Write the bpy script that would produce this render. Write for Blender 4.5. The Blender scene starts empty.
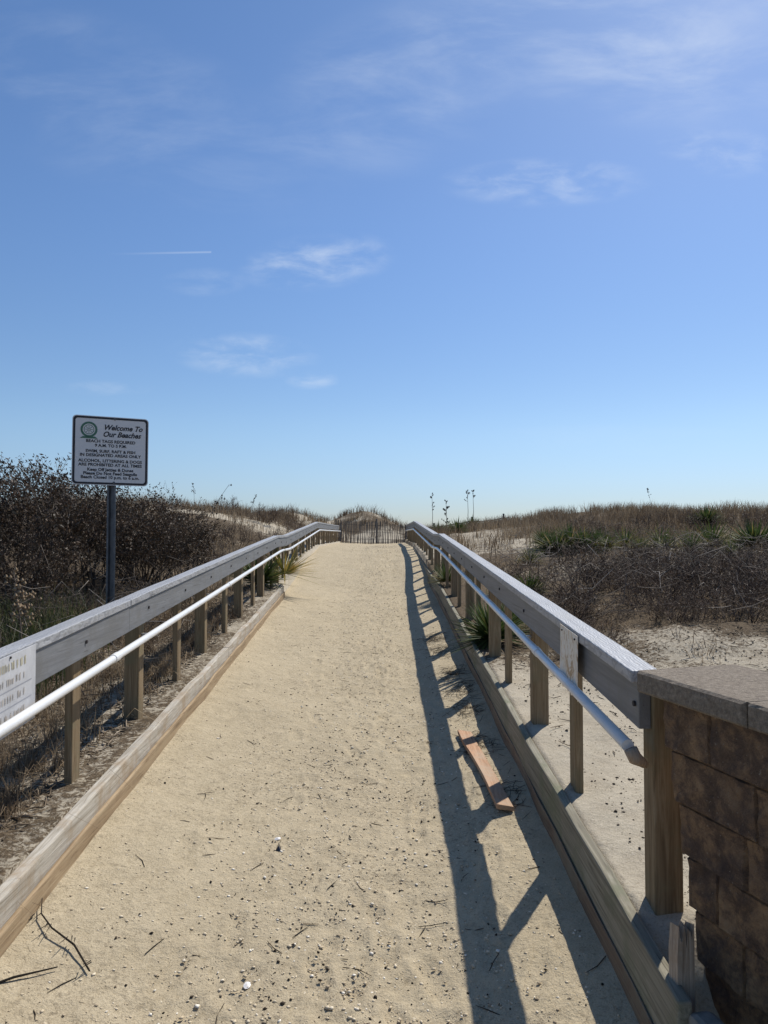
import bpy, bmesh, math, random
import numpy as np
from mathutils import Vector, Matrix
R = math.radians
rng = np.random.default_rng(7)
random.seed(7)
S = bpy.context.scene
COL = S.collection
EYE = 1.6
F = 710.0

# ------------------------------------------------------------------ camera
cam = bpy.data.cameras.new('camera'); co = bpy.data.objects.new('camera', cam); COL.objects.link(co)
co.location = (0, 0, EYE)
co.rotation_euler = (R(90) + math.atan(22 / F), 0, 0)
cam.sensor_fit = 'VERTICAL'; cam.sensor_height = 36.0; cam.lens = 36.0 * F / 1024
cam.clip_start = 0.02; cam.clip_end = 3000
S.camera = co
S.view_settings.view_transform = 'Standard'; S.view_settings.look = 'None'
S.view_settings.gamma = 1.0; S.view_settings.use_curve_mapping = False
S.view_settings.exposure = 0.02

# ------------------------------------------------------------------ sky and sun
SUN_EL, SUN_AZ = R(50), R(34)
w = bpy.data.worlds.new('World'); S.world = w; w.use_nodes = True
nt = w.node_tree; N = nt.nodes; L = nt.links; N.clear()
def wn(t, **k):
    n = N.new(t)
    for a, b in k.items(): setattr(n, a, b)
    return n
def wmath(op, a, b=None, c=None, clamp=False):
    n = wn('ShaderNodeMath', operation=op, use_clamp=clamp)
    for i, v in enumerate((a, b, c)):
        if v is None: continue
        if isinstance(v, (int, float)): n.inputs[i].default_value = v
        else: L.new(v, n.inputs[i])
    return n.outputs[0]
out = wn('ShaderNodeOutputWorld'); bg = wn('ShaderNodeBackground')
sky = wn('ShaderNodeTexSky', sky_type='NISHITA')
sky.sun_disc = False; sky.sun_elevation = SUN_EL; sky.sun_rotation = SUN_AZ
sky.altitude = 0; sky.air_density = 1.0; sky.dust_density = 0.35; sky.ozone_density = 2.2
bg.inputs['Strength'].default_value = 0.108
hsv = wn('ShaderNodeHueSaturation'); hsv.inputs['Saturation'].default_value = 1.10
L.new(sky.outputs[0], hsv.inputs['Color'])
tc = wn('ShaderNodeTexCoord'); sep = wn('ShaderNodeSeparateXYZ'); L.new(tc.outputs['Generated'], sep.inputs[0])
ysafe = wmath('MAXIMUM', sep.outputs[1], 0.02)
U = wmath('DIVIDE', sep.outputs[0], ysafe); V = wmath('DIVIDE', sep.outputs[2], ysafe)
front = wmath('GREATER_THAN', sep.outputs[1], 0.02)
uv = wn('ShaderNodeCombineXYZ'); L.new(U, uv.inputs[0]); L.new(V, uv.inputs[1])
def wnoise(sx, sy, detail, rough, dist, off=(0, 0, 0), rot=0):
    mp = wn('ShaderNodeMapping'); mp.inputs['Scale'].default_value = (sx, sy, 1); mp.inputs['Location'].default_value = off
    mp.inputs['Rotation'].default_value = (0, 0, rot)
    L.new(uv.outputs[0], mp.inputs[0])
    nz = wn('ShaderNodeTexNoise'); nz.inputs['Scale'].default_value = 1; nz.inputs['Detail'].default_value = detail
    nz.inputs['Roughness'].default_value = rough; nz.inputs['Distortion'].default_value = dist
    L.new(mp.outputs[0], nz.inputs['Vector'])
    return nz.outputs['Fac']
def wramp(v, a, b):
    m = wn('ShaderNodeMapRange', interpolation_type='SMOOTHSTEP'); L.new(v, m.inputs[0])
    m.inputs[1].default_value = a; m.inputs[2].default_value = b
    return m.outputs[0]
fine = wnoise(13, 32, 7, 0.60, 0.30, rot=0.25)
wisp = wnoise(3.6, 11, 7, 0.62, 0.35, (3.1, 1.7, 0), rot=-0.45)
def pxuv(px, py):
    a = math.atan(22 / F); u, v = (px - 384) / F, (512 - py) / F
    y = math.cos(a) - v * math.sin(a); z = math.sin(a) + v * math.cos(a)
    return u / y, z / y
clouds = None
for (px, py, rx, ry, rot, amp, tex) in [
        (318, 262, 70, 26, 0.12, .75, fine), (545, 182, 90, 22, 0.02, .60, fine), (245, 355, 70, 22, -0.05, .65, fine),
        (312, 380, 26, 10, 0, .6, fine), (725, 152, 60, 22, -0.1, .40, fine), (390, 90, 110, 70, 0.3, .38, wisp),
        (580, 40, 150, 60, -0.2, .36, wisp), (130, 110, 190, 70, -0.4, .26, wisp), (700, 20, 160, 90, 0, .40, wisp),
        (105, 388, 50, 8, 0, .30, fine), (620, 440, 160, 16, 0, .14, wisp), (205, 282, 40, 14, 0, .28, fine)]:
    u0, v0 = pxuv(px, py); sc = 1.0 + v0 * v0 * .6
    du = wmath('SUBTRACT', U, u0); dv = wmath('SUBTRACT', V, v0)
    c, s_ = math.cos(rot), math.sin(rot)
    a = wmath('DIVIDE', wmath('ADD', wmath('MULTIPLY', du, c), wmath('MULTIPLY', dv, s_)), rx / F * sc)
    b = wmath('DIVIDE', wmath('SUBTRACT', wmath('MULTIPLY', dv, c), wmath('MULTIPLY', du, s_)), ry / F * sc)
    rr = wmath('ADD', wmath('MULTIPLY', a, a), wmath('MULTIPLY', b, b))
    fall = wmath('SUBTRACT', 1.0, wramp(rr, 0.0, 1.3))
    t = wramp(tex, .36, .80)
    t = wmath('MULTIPLY', wmath('MULTIPLY', wmath('MULTIPLY', t, fall), amp * .60), front)
    clouds = t if clouds is None else wmath('ADD', clouds, t)
# the contrail
u0, v0 = pxuv(165, 253)
du = wmath('SUBTRACT', U, u0); dv = wmath('SUBTRACT', wmath('SUBTRACT', V, v0), wmath('MULTIPLY', du, 0.02))
line = wmath('SUBTRACT', 1.0, wramp(wmath('ABSOLUTE', dv), 0.0003, 0.0022))
ext = wmath('MULTIPLY', wramp(du, -.09, .05), wmath('LESS_THAN', du, .066))
clouds = wmath('ADD', clouds, wmath('MULTIPLY', wmath('MULTIPLY', line, ext), wmath('MULTIPLY', front, .2)), clamp=True)
mixc = wn('ShaderNodeMixRGB'); L.new(clouds, mixc.inputs[0]); 
air = wn('ShaderNodeValToRGB'); air.color_ramp.interpolation = 'EASE'      # colour of the sea air low in the sky
for i_, (p_, c_) in enumerate([(0.0, (.60, .70, .96, 1)), (.16, (.88, .93, 1.02, 1)), (.42, (.92, .99, 1.11, 1)), (.9, (.76, .94, 1.07, 1))]):
    e_ = air.color_ramp.elements[i_] if i_ < 2 else air.color_ramp.elements.new(p_)
    e_.position = p_; e_.color = c_
L.new(wmath('MAXIMUM', sep.outputs[2], 0), air.inputs[0])
tint = wn('ShaderNodeMixRGB', blend_type='MULTIPLY'); tint.inputs[0].default_value = 1
L.new(hsv.outputs[0], tint.inputs[1]); L.new(air.outputs[0], tint.inputs[2]); L.new(tint.outputs[0], mixc.inputs[1])
mixc.inputs[2].default_value = (7.4, 8.1, 9.0, 1)
L.new(mixc.outputs[0], bg.inputs['Color']); L.new(bg.outputs[0], out.inputs[0])

sl = bpy.data.lights.new('sun', 'SUN'); so = bpy.data.objects.new('sun', sl); COL.objects.link(so)
sl.energy = 5.0; sl.angle = R(0.53); sl.color = (1.0, 0.955, 0.88)
sd = Vector((math.sin(SUN_AZ) * math.cos(SUN_EL), math.cos(SUN_AZ) * math.cos(SUN_EL), math.sin(SUN_EL)))
so.rotation_euler = sd.to_track_quat('Z', 'Y').to_euler(); so.location = (8, 10, 12)

# ------------------------------------------------------------------ helpers
def props(o, label=None, cat=None, group=None, kind=None):
    for k, v in (('label', label), ('category', cat), ('group', group), ('kind', kind)):
        if v: o[k] = v
    return o
def empty(name, loc, label, cat, group=None):
    o = bpy.data.objects.new(name, None); COL.objects.link(o); o.location = loc; o.empty_display_size = .1
    return props(o, label, cat, group)
def link(name, me, mat=None, parent=None, smooth=False):
    if mat: me.materials.append(mat)
    o = bpy.data.objects.new(name, me); COL.objects.link(o)
    if parent:
        o.parent = parent; o.matrix_parent_inverse = Matrix.Translation(-Vector(parent.location)) if parent.rotation_euler[:] == (0, 0, 0) else Matrix()
    if smooth: me.polygons.foreach_set('use_smooth', [True] * len(me.polygons))
    return o
def mesh(name, v, f):
    me = bpy.data.meshes.new(name); me.from_pydata([tuple(p) for p in v], [], [tuple(q) for q in f]); me.update(); return me
def fastmesh(name, V_, quads=None, tris=None, attr=None):
    me = bpy.data.meshes.new(name); V_ = np.asarray(V_, np.float32)
    me.vertices.add(len(V_)); me.vertices.foreach_set('co', V_.ravel())
    loops = []; starts = []; n = 0
    if quads is not None and len(quads):
        q = np.asarray(quads, np.int32); loops.append(q.ravel()); starts.append(np.arange(len(q)) * 4 + n); n += q.size
    if tris is not None and len(tris):
        t = np.asarray(tris, np.int32); loops.append(t.ravel()); starts.append(np.arange(len(t)) * 3 + n); n += t.size
    lp = np.concatenate(loops); st = np.concatenate(starts)
    me.loops.add(len(lp)); me.loops.foreach_set('vertex_index', lp)
    me.polygons.add(len(st)); me.polygons.foreach_set('loop_start', st.astype(np.int32))
    if attr is not None:
        a = me.attributes.new('tint', 'FLOAT', 'POINT'); a.data.foreach_set('value', np.asarray(attr, np.float32))
    me.update(calc_edges=True); me.validate(); return me
class MB:
    def __init__(s): s.v = []; s.f = []
    def add(s, v, f):
        n = len(s.v); s.v += [tuple(p) for p in v]; s.f += [tuple(i + n for i in q) for q in f]; return s
    def box(s, c, d, M=None):
        x, y, z = d[0] / 2, d[1] / 2, d[2] / 2
        v = [Vector((sx * x, sy * y, sz * z)) for sx in (-1, 1) for sy in (-1, 1) for sz in (-1, 1)]
        if M: v = [M @ p for p in v]
        v = [p + Vector(c) for p in v]
        return s.add(v, [(0, 1, 3, 2), (4, 6, 7, 5), (0, 4, 5, 1), (2, 3, 7, 6), (0, 2, 6, 4), (1, 5, 7, 3)])
    def tube(s, pts, rad, n=8, cap=True):
        pts = [Vector(p) for p in pts]
        if not hasattr(rad, '__len__'): rad = [rad] * len(pts)
        ring = []; up = None
        for i, p in enumerate(pts):
            t = (pts[min(i + 1, len(pts) - 1)] - pts[max(i - 1, 0)]).normalized()
            if up is None: up = Vector((0, 0, 1)) if abs(t.z) < .9 else Vector((1, 0, 0))
            a = t.cross(up).normalized(); b = a.cross(t).normalized(); up = b
            ring.append([p + (a * math.cos(k * 2 * math.pi / n) + b * math.sin(k * 2 * math.pi / n)) * rad[i] for k in range(n)])
        v = [q for r in ring for q in r]; f = []
        for i in range(len(pts) - 1):
            for k in range(n): f.append((i * n + k, i * n + (k + 1) % n, (i + 1) * n + (k + 1) % n, (i + 1) * n + k))
        if cap: f.append(tuple(range(n))[::-1]); f.append(tuple(range((len(pts) - 1) * n, len(pts) * n)))
        return s.add(v, f)
    def build(s, name, mat, parent=None, bevel=0, smooth=False):
        o = link(name, mesh(name, s.v, s.f), mat, parent, smooth)
        if bevel:
            m = o.modifiers.new('bevel', 'BEVEL'); m.width = bevel; m.segments = 2; m.limit_method = 'ANGLE'
        return o

# vectorised value noise
def _hash(ix, iy, seed):
    h = (ix.astype(np.int64) * 374761393 + iy.astype(np.int64) * 668265263 + seed * 144269) & 0xffffffff
    h = ((h ^ (h >> 13)) * 1274126177) & 0xffffffff
    return ((h ^ (h >> 16)) & 0xffff) / 65535.0
def vnoise(x, y, seed=0):
    x = np.asarray(x, float); y = np.asarray(y, float)
    ix = np.floor(x); iy = np.floor(y); fx = x - ix; fy = y - iy
    fx = fx * fx * (3 - 2 * fx); fy = fy * fy * (3 - 2 * fy)
    a = _hash(ix, iy, seed); b = _hash(ix + 1, iy, seed); c = _hash(ix, iy + 1, seed); d = _hash(ix + 1, iy + 1, seed)
    return (a * (1 - fx) + b * fx) * (1 - fy) + (c * (1 - fx) + d * fx) * fy - .5
def fbm(x, y, sc, oct=4, seed=0, g=.5):
    s = 0; a = 1.0
    for o in range(oct): s = s + a * vnoise(np.asarray(x) * sc + 17.3 * o, np.asarray(y) * sc - 9.1 * o, seed + o); a *= g; sc *= 2.03
    return s
def sstep(x, a, b):
    t = np.clip((np.asarray(x, float) - a) / (b - a), 0, 1); return t * t * (3 - 2 * t)

# ------------------------------------------------------------------ materials
def mat(name, rough=.8, spec=.3):
    m = bpy.data.materials.new(name); m.use_nodes = True
    n = m.node_tree.nodes; b = n['Principled BSDF']
    b.inputs['Roughness'].default_value = rough; b.inputs['Specular IOR Level'].default_value = spec
    return m, n, m.node_tree.links, b
def coords(n, l, scale, kind='Object', rot=(0, 0, 0)):
    t = n.new('ShaderNodeTexCoord'); mp = n.new('ShaderNodeMapping'); mp.inputs['Scale'].default_value = scale; mp.inputs['Rotation'].default_value = rot
    l.new(t.outputs[kind], mp.inputs[0]); return mp.outputs[0]
def noise(n, l, vec, scale, detail=5, rough=.6, dist=0):
    z = n.new('ShaderNodeTexNoise'); z.inputs['Scale'].default_value = scale; z.inputs['Detail'].default_value = detail
    z.inputs['Roughness'].default_value = rough; z.inputs['Distortion'].default_value = dist
    l.new(vec, z.inputs['Vector']); return z.outputs['Fac']
def ramp(n, l, fac, stops, interp='LINEAR'):
    r = n.new('ShaderNodeValToRGB'); r.color_ramp.interpolation = interp
    e = r.color_ramp.elements
    while len(e) < len(stops): e.new(.5)
    for i, (p, c) in enumerate(stops):
        e[i].position = p; e[i].color = (*c, 1) if len(c) == 3 else c
    l.new(fac, r.inputs[0]); return r.outputs[0]
def mix(n, l, fac, a, b, typ='MIX'):
    m = n.new('ShaderNodeMixRGB'); m.blend_type = typ
    for i, v in enumerate((fac, a, b)):
        if isinstance(v, (int, float)): m.inputs[i].default_value = v
        elif isinstance(v, tuple): m.inputs[i].default_value = (*v, 1)
        else: l.new(v, m.inputs[i])
    return m.outputs[0]
def bump(n, l, b, h, strength=.5, dist=.01, prev=None):
    k = n.new('ShaderNodeBump'); k.inputs['Strength'].default_value = strength; k.inputs['Distance'].default_value = dist
    l.new(h, k.inputs['Height'])
    if prev: l.new(prev, k.inputs['Normal'])
    l.new(k.outputs[0], b.inputs['Normal']); return k.outputs[0]
G = lambda v: (v, v, v)

def sand_mat(name, light, dark, litter, litter_amt):
    m, n, l, b = mat(name, .95, .08)
    v = coords(n, l, (1, 1, 1))
    big = noise(n, l, v, .9, 4, .6); mid = noise(n, l, v, 9, 5, .65); fin = noise(n, l, v, 160, 3, .7); grit = noise(n, l, v, 420, 2, .7)
    c = mix(n, l, big, dark, light)
    c = mix(n, l, ramp(n, l, mid, [(.3, G(.0)), (.7, G(1))]), mix(n, l, 1.0, c, (.84, .83, .81), 'MULTIPLY'), c)
    c = mix(n, l, ramp(n, l, fin, [(.28, G(.8)), (.5, G(0))]), c, mix(n, l, 1.0, c, (.60, .57, .53), 'MULTIPLY'))
    c = mix(n, l, ramp(n, l, grit, [(.66, G(0)), (.75, G(.8))]), c, (.66, .60, .48))
    lit = noise(n, l, v, 42, 6, .8, .6); patch = noise(n, l, v, 1.6, 4, .65)
    lf = mix(n, l, 1.0, ramp(n, l, lit, [(.52, G(0)), (.62, G(1))]), ramp(n, l, patch, [(.42, G(0)), (.62, G(litter_amt))]), 'MULTIPLY')
    c = mix(n, l, lf, c, litter)
    gr = noise(n, l, v, 38, 5, .72, .3); c = mix(n, l, ramp(n, l, gr, [(.30, G(.55)), (.46, G(0))]), c, mix(n, l, 1.0, c, (.66, .63, .58), 'MULTIPLY'))
    l.new(c, b.inputs['Base Color'])
    p = bump(n, l, b, mid, .45, .035); p = bump(n, l, b, gr, .6, .014, p); p = bump(n, l, b, fin, .55, .006, p); bump(n, l, b, grit, .4, .003, p)
    return m
M = {}
M['path'] = sand_mat('path_sand', (.535, .45, .312), (.475, .395, .268), (.16, .125, .085), .75)

# outer ground: pale sand with plant litter where it grows over
m, n, l, b = mat('dune_sand', .95, .08)
v = coords(n, l, (1, 1, 1))
big = noise(n, l, v, .35, 5, .6); mid = noise(n, l, v, 7, 5, .65); fin = noise(n, l, v, 130, 3, .7)
c = mix(n, l, big, (.42, .365, .275), (.515, .455, .355))
c = mix(n, l, ramp(n, l, mid, [(.3, G(.55)), (.6, G(0))]), c, mix(n, l, 1.0, c, (.72, .69, .66), 'MULTIPLY'))
c = mix(n, l, ramp(n, l, fin, [(.28, G(.8)), (.5, G(0))]), c, mix(n, l, 1.0, c, (.60, .57, .53), 'MULTIPLY'))
at = n.new('ShaderNodeAttribute'); at.attribute_name = 'tint'
pt = noise(n, l, v, 1.3, 5, .7, .4); pt2 = noise(n, l, v, 26, 6, .8, .8)
cov = n.new('ShaderNodeMath'); cov.operation = 'ADD'; l.new(at.outputs['Fac'], cov.inputs[0])
pm = n.new('ShaderNodeMath'); pm.operation = 'MULTIPLY_ADD'; l.new(pt, pm.inputs[0]); pm.inputs[1].default_value = .9; pm.inputs[2].default_value = -.45
l.new(pm.outputs[0], cov.inputs[1])
cov2 = n.new('ShaderNodeMath'); cov2.operation = 'ADD'; l.new(cov.outputs[0], cov2.inputs[0])
pm2 = n.new('ShaderNodeMath'); pm2.operation = 'MULTIPLY_ADD'; l.new(pt2, pm2.inputs[0]); pm2.inputs[1].default_value = 1.5; pm2.inputs[2].default_value = -.75
l.new(pm2.outputs[0], cov2.inputs[1])
lit = ramp(n, l, noise(n, l, v, 60, 4, .7), [(.3, (.045, .034, .024)), (.55, (.12, .088, .055)), (.75, (.24, .185, .12))])
c = mix(n, l, ramp(n, l, cov2.outputs[0], [(.42, G(0)), (.58, G(1))]), c, lit)
l.new(c, b.inputs['Base Color'])
p = bump(n, l, b, mid, .4, .04); p = bump(n, l, b, fin, .5, .006, p); bump(n, l, b, pt2, .6, .02, p)
M['dune'] = m

def wood(name, c0, c1, c2, axis='y', grain=55, along=2.2, stain=None, rough=.75, bumpk=.35, spec=.25, rings=False, top_c=None):
    m, n, l, b = mat(name, rough, spec)
    sc = {'y': (grain, along, grain), 'z': (grain, grain, along), 'x': (along, grain, grain)}[axis]
    v = coords(n, l, sc); v1 = coords(n, l, (1, 1, 1))
    g = noise(n, l, v, 1.0, 6, .65, 1.2)
    c = ramp(n, l, g, [(.3, c0), (.5, c1), (.72, c2)])
    g2 = noise(n, l, coords(n, l, tuple(k * .22 for k in sc)), 1.0, 4, .6, 1.0)
    c = mix(n, l, ramp(n, l, g2, [(.35, G(.55)), (.6, G(0))]), c, mix(n, l, 1.0, c, (.66, .65, .64), 'MULTIPLY'))
    crack = ramp(n, l, noise(n, l, coords(n, l, tuple(k * (1.4 if k > 5 else .6) for k in sc)), 1.0, 3, .5, .6), [(.27, G(1)), (.31, G(0))])
    c = mix(n, l, crack, c, mix(n, l, 1.0, c, (.38, .36, .34), 'MULTIPLY'))
    h = g
    if rings:
        wv = n.new('ShaderNodeTexWave'); wv.wave_type = 'BANDS'; wv.bands_direction = 'X'
        wv.inputs['Scale'].default_value = 27; wv.inputs['Distortion'].default_value = 11; wv.inputs['Detail'].default_value = 2.5
        wv.inputs['Detail Scale'].default_value = .9; wv.inputs['Detail Roughness'].default_value = .5
        l.new(coords(n, l, (1.0, .55, 1.0)), wv.inputs['Vector'])
        rr = ramp(n, l, wv.outputs['Fac'], [(.12, G(1)), (.32, G(0))])
        c = mix(n, l, mix(n, l, 1.0, rr, G(.75), 'MULTIPLY'), c, mix(n, l, 1.0, c, (.62, .63, .65), 'MULTIPLY'))
        h = mix(n, l, .5, g, wv.outputs['Fac'])
    blot = noise(n, l, v1, 4.5, 5, .7)
    if stain: c = mix(n, l, ramp(n, l, blot, [(.48, G(0)), (.66, G(.75))]), c, stain)
    l.new(c, b.inputs['Base Color'])
    p = bump(n, l, b, h, bumpk, .004)
    return m
M['grey_paint'] = wood('grey_stained_wood', (.135, .136, .140), (.185, .187, .190), (.225, .226, .228), 'y', 60, 1.6, (.15, .145, .135), .55, .3, .4)
M['cap'] = wood('grey_cap_wood', (.30, .30, .305), (.385, .385, .39), (.44, .44, .442), 'y', 60, 1.6, (.32, .315, .30), .5, .5, .45, rings=True)
M['post'] = wood('treated_post_wood', (.12, .082, .044), (.24, .172, .098), (.35, .275, .175), 'z', 48, 2.2, (.18, .155, .09), .8, .4)
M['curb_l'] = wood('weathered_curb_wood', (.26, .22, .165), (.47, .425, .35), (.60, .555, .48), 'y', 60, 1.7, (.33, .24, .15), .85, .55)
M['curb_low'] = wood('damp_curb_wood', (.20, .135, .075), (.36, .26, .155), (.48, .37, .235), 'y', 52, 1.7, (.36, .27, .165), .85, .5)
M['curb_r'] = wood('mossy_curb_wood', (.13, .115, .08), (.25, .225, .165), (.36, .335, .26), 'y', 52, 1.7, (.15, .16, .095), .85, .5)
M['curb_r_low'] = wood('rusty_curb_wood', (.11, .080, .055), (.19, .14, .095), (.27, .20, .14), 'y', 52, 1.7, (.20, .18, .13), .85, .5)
M['plank'] = wood('reddish_plank_wood', (.27, .145, .08), (.44, .25, .145), (.53, .35, .22), 'y', 70, 2.5, (.40, .31, .22), .8, .4)
M['stake'] = wood('splintered_wood', (.24, .18, .13), (.42, .34, .26), (.55, .46, .36), 'z', 90, 4, (.3, .2, .12), .85, .7)
M['grey_old'] = wood('grey_fence_wood', (.10, .09, .08), (.17, .152, .135), (.25, .225, .20), 'z', 60, 2, None, .9, .3)

m, n, l, b = mat('white_pvc', .32, .5)
v = coords(n, l, (1, 1, 1))
l.new(mix(n, l, ramp(n, l, noise(n, l, v, 7, 5, .7), [(.5, G(0)), (.75, G(.5))]), (.72, .72, .71), (.50, .48, .43)), b.inputs['Base Color'])
M['pvc'] = m
m, n, l, b = mat('galvanised_bracket', .45, .5); b.inputs['Metallic'].default_value = .6
b.inputs['Base Color'].default_value = (.3, .3, .29, 1); M['bracket'] = m
m, n, l, b = mat('rusty_bolt', .7, .3); b.inputs['Base Color'].default_value = (.035, .03, .03, 1); M['bolt'] = m
m, n, l, b = mat('post_steel', .5, .5); b.inputs['Metallic'].default_value = .55
v = coords(n, l, (1, 1, 1)); l.new(ramp(n, l, noise(n, l, v, 14, 5, .7), [(.3, (.075, .08, .09)), (.7, (.15, .155, .165))]), b.inputs['Base Color']); M['steel'] = m
def plain(name, c, rough=.6, spec=.3, var=.15, sc=8):
    m, n, l, b = mat(name, rough, spec); v = coords(n, l, (1, 1, 1))
    l.new(ramp(n, l, noise(n, l, v, sc, 5, .7), [(.3, tuple(k * (1 - var) for k in c)), (.7, tuple(min(1, k * (1 + var)) for k in c))]), b.inputs['Base Color']); return m
M['sign_white'] = plain('sign_face', (.66, .645, .64), .5, .4, .04, 3)
M['sign_black'] = plain('sign_ink', (.028, .028, .034), .5, .3)
M['sign_green'] = plain('sign_emblem_green', (.07, .16, .11), .5, .3)
M['paper'] = plain('weathered_notice', (.50, .495, .495), .55, .4, .2, 7)
M['ink_y'] = plain('faded_yellow_ink', (.50, .455, .33), .7, .2)
M['ink_o'] = plain('faded_orange_ink', (.46, .42, .375), .7, .2)
M['ink_g'] = plain('grey_rule_ink', (.34, .34, .36), .7, .2)
m, n, l, b = mat('torn_notice', .6, .3); v = coords(n, l, (1, 1, 1))
l.new(ramp(n, l, noise(n, l, coords(n, l, (9, 14, 7)), 1, 6, .75, 1.5), [(.39, (.46, .31, .18)), (.46, (.76, .68, .55)), (.54, (.74, .70, .63)), (.60, (.66, .50, .33))]), b.inputs['Base Color']); M['torn'] = m

# split faced wall stone
m, n, l, b = mat('split_stone', .9, .15); v = coords(n, l, (1, 1, 1))
c = ramp(n, l, noise(n, l, v, 15, 8, .78, .25), [(.32, (.095, .066, .048)), (.46, (.215, .14, .088)), (.58, (.42, .265, .145)), (.74, (.48, .35, .22))])
c = mix(n, l, ramp(n, l, noise(n, l, v, 3.2, 4, .6), [(.38, G(.75)), (.55, G(0))]), c, (.080, .064, .062))
c = mix(n, l, ramp(n, l, noise(n, l, v, 120, 2, .5), [(.68, G(0)), (.74, G(.8))]), c, (.35, .30, .24))
l.new(c, b.inputs['Base Color'])
p = bump(n, l, b, noise(n, l, v, 30, 7, .75), 1.0, .02); bump(n, l, b, noise(n, l, v, 150, 4, .75), .8, .005, p)
M['stone'] = m
m, n, l, b = mat('cap_stone', .9, .15); v = coords(n, l, (1, 1, 1))
c = ramp(n, l, noise(n, l, v, 70, 7, .8), [(.32, (.14, .11, .085)), (.52, (.26, .215, .165)), (.70, (.40, .34, .27))])
c = mix(n, l, ramp(n, l, noise(n, l, v, 170, 2, .5), [(.66, G(0)), (.73, G(.7))]), c, (.42, .38, .32))
l.new(c, b.inputs['Base Color'])
p = bump(n, l, b, noise(n, l, v, 55, 7, .75), .8, .01); bump(n, l, b, noise(n, l, v, 260, 3, .75), .8, .004, p)
M['capstone'] = m
M['concrete'] = plain('grey_concrete', (.24, .23, .20), .9, .15, .3, 25)

def leafy(name, stops, rough=.6, spec=.3, trans=.25):
    m, n, l, b = mat(name, rough, spec)
    at = n.new('ShaderNodeAttribute'); at.attribute_name = 'tint'
    c = ramp(n, l, at.outputs['Fac'], stops); l.new(c, b.inputs['Base Color'])
    if trans:
        tr = n.new('ShaderNodeBsdfTranslucent'); l.new(c, tr.inputs['Color'])
        ms = n.new('ShaderNodeMixShader'); ms.inputs[0].default_value = trans
        l.new(b.outputs[0], ms.inputs[1]); l.new(tr.outputs[0], ms.inputs[2])
        l.new(ms.outputs[0], n['Material Output'].inputs['Surface'])
    return m
M['grass'] = leafy('dune_grass', [(0, (.09, .063, .042)), (.35, (.19, .138, .088)), (.7, (.31, .235, .15)), (1, (.45, .36, .24))], .7, .2, .3)
M['greengrass'] = leafy('green_grass', [(0, (.035, .05, .018)), (.5, (.085, .10, .035)), (1, (.22, .19, .08))], .6, .3, .3)
M['bayleaf'] = leafy('bayberry_leaf', [(0, (.028, .025, .016)), (.4, (.062, .043, .028)), (.75, (.10, .064, .043)), (1, (.21, .15, .105))], .6, .25, .18)
M['twig'] = leafy('twig_bark', [(0, (.045, .037, .032)), (.55, (.115, .090, .070)), (.9, (.30, .26, .22)), (1, (.38, .34, .30))], .8, .2, 0)
M['yucca'] = leafy('yucca_leaf', [(0, (.026, .046, .015)), (.45, (.060, .096, .028)), (.75, (.12, .14, .04)), (.9, (.30, .24, .07)), (1, (.38, .27, .13))], .6, .2, .25)
M['palm'] = leafy('yellowing_yucca_leaf', [(0, (.045, .065, .02)), (.4, (.13, .14, .035)), (.7, (.38, .29, .06)), (1, (.50, .34, .12))], .45, .4, .25)
M['pod'] = plain('dry_seed_pod', (.045, .036, .028), .8, .2, .3, 30)
M['stalk'] = plain('dry_stalk', (.14, .11, .085), .8, .2, .3, 30)
M['pebble'] = leafy('pebble_mix', [(0, (.06, .048, .034)), (.2, (.26, .20, .135)), (.55, (.52, .42, .28)), (.85, (.68, .58, .42)), (1, (.80, .74, .63))], .75, .3, 0)
M['debris'] = leafy('plant_debris', [(0, (.018, .014, .011)), (.6, (.07, .052, .036)), (1, (.20, .15, .10))], .85, .2, 0)
M['shell'] = plain('white_shell', (.74, .71, .68), .45, .4, .1, 40)
M['blackplastic'] = plain('dark_glossy_litter', (.03, .03, .034), .25, .6, .3, 40)

# ------------------------------------------------------------------ the lie of the land
def PR(y):
    y = np.asarray(y, float)
    return np.where(y < 11, .0493 * y, np.where(y < 12.3, .5423, .5423 + .0446 * np.clip(y - 12.3, 0, 8.4)))
def ADD(y): return .26 * sstep(y, 11, 17)
def XL(y): return np.interp(y, [-5, 12.3, 20.7, 30, 40], [-(1.305 - .155), -1.686, -1.935, -1.90, -1.9])      # inner face of the left rail board
def XR(y): return np.interp(y, [-5, 12.3, 20.7, 30, 40], [.738, .876, .885, .95, .95])
def CL(y): return XL(y) + .105       # inner face of the kerb boards
def CR(y): return XR(y) - .055
def path_z(x, y):
    x = np.asarray(x, float); y = np.asarray(y, float)
    t = (x + .2)
    l_ = .11 * np.clip(-t / (-(CL(y)) - .2), 0, 1.2) ** 2.2; r_ = .09 * np.clip(t / (CR(y) + .2), 0, 1.2) ** 2.2
    fl = 1 - .5 * sstep(y, 12, 18)
    z = PR(y) + ADD(y) + np.where(t < 0, l_, r_) * fl
    z = z + .030 * fbm(x, y, 1.3, 2, 11) + .005 * fbm(x, y, 6.0, 3, 21) * (1 + 1.0 * np.exp(-((x - .05) / .45) ** 2))
    tr = np.exp(-((x + .55 + .1 * np.sin(y * .7)) / .16) ** 2) + np.exp(-((x - .25 + .08 * np.sin(y * .5)) / .16) ** 2)
    return z - .012 * tr
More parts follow.
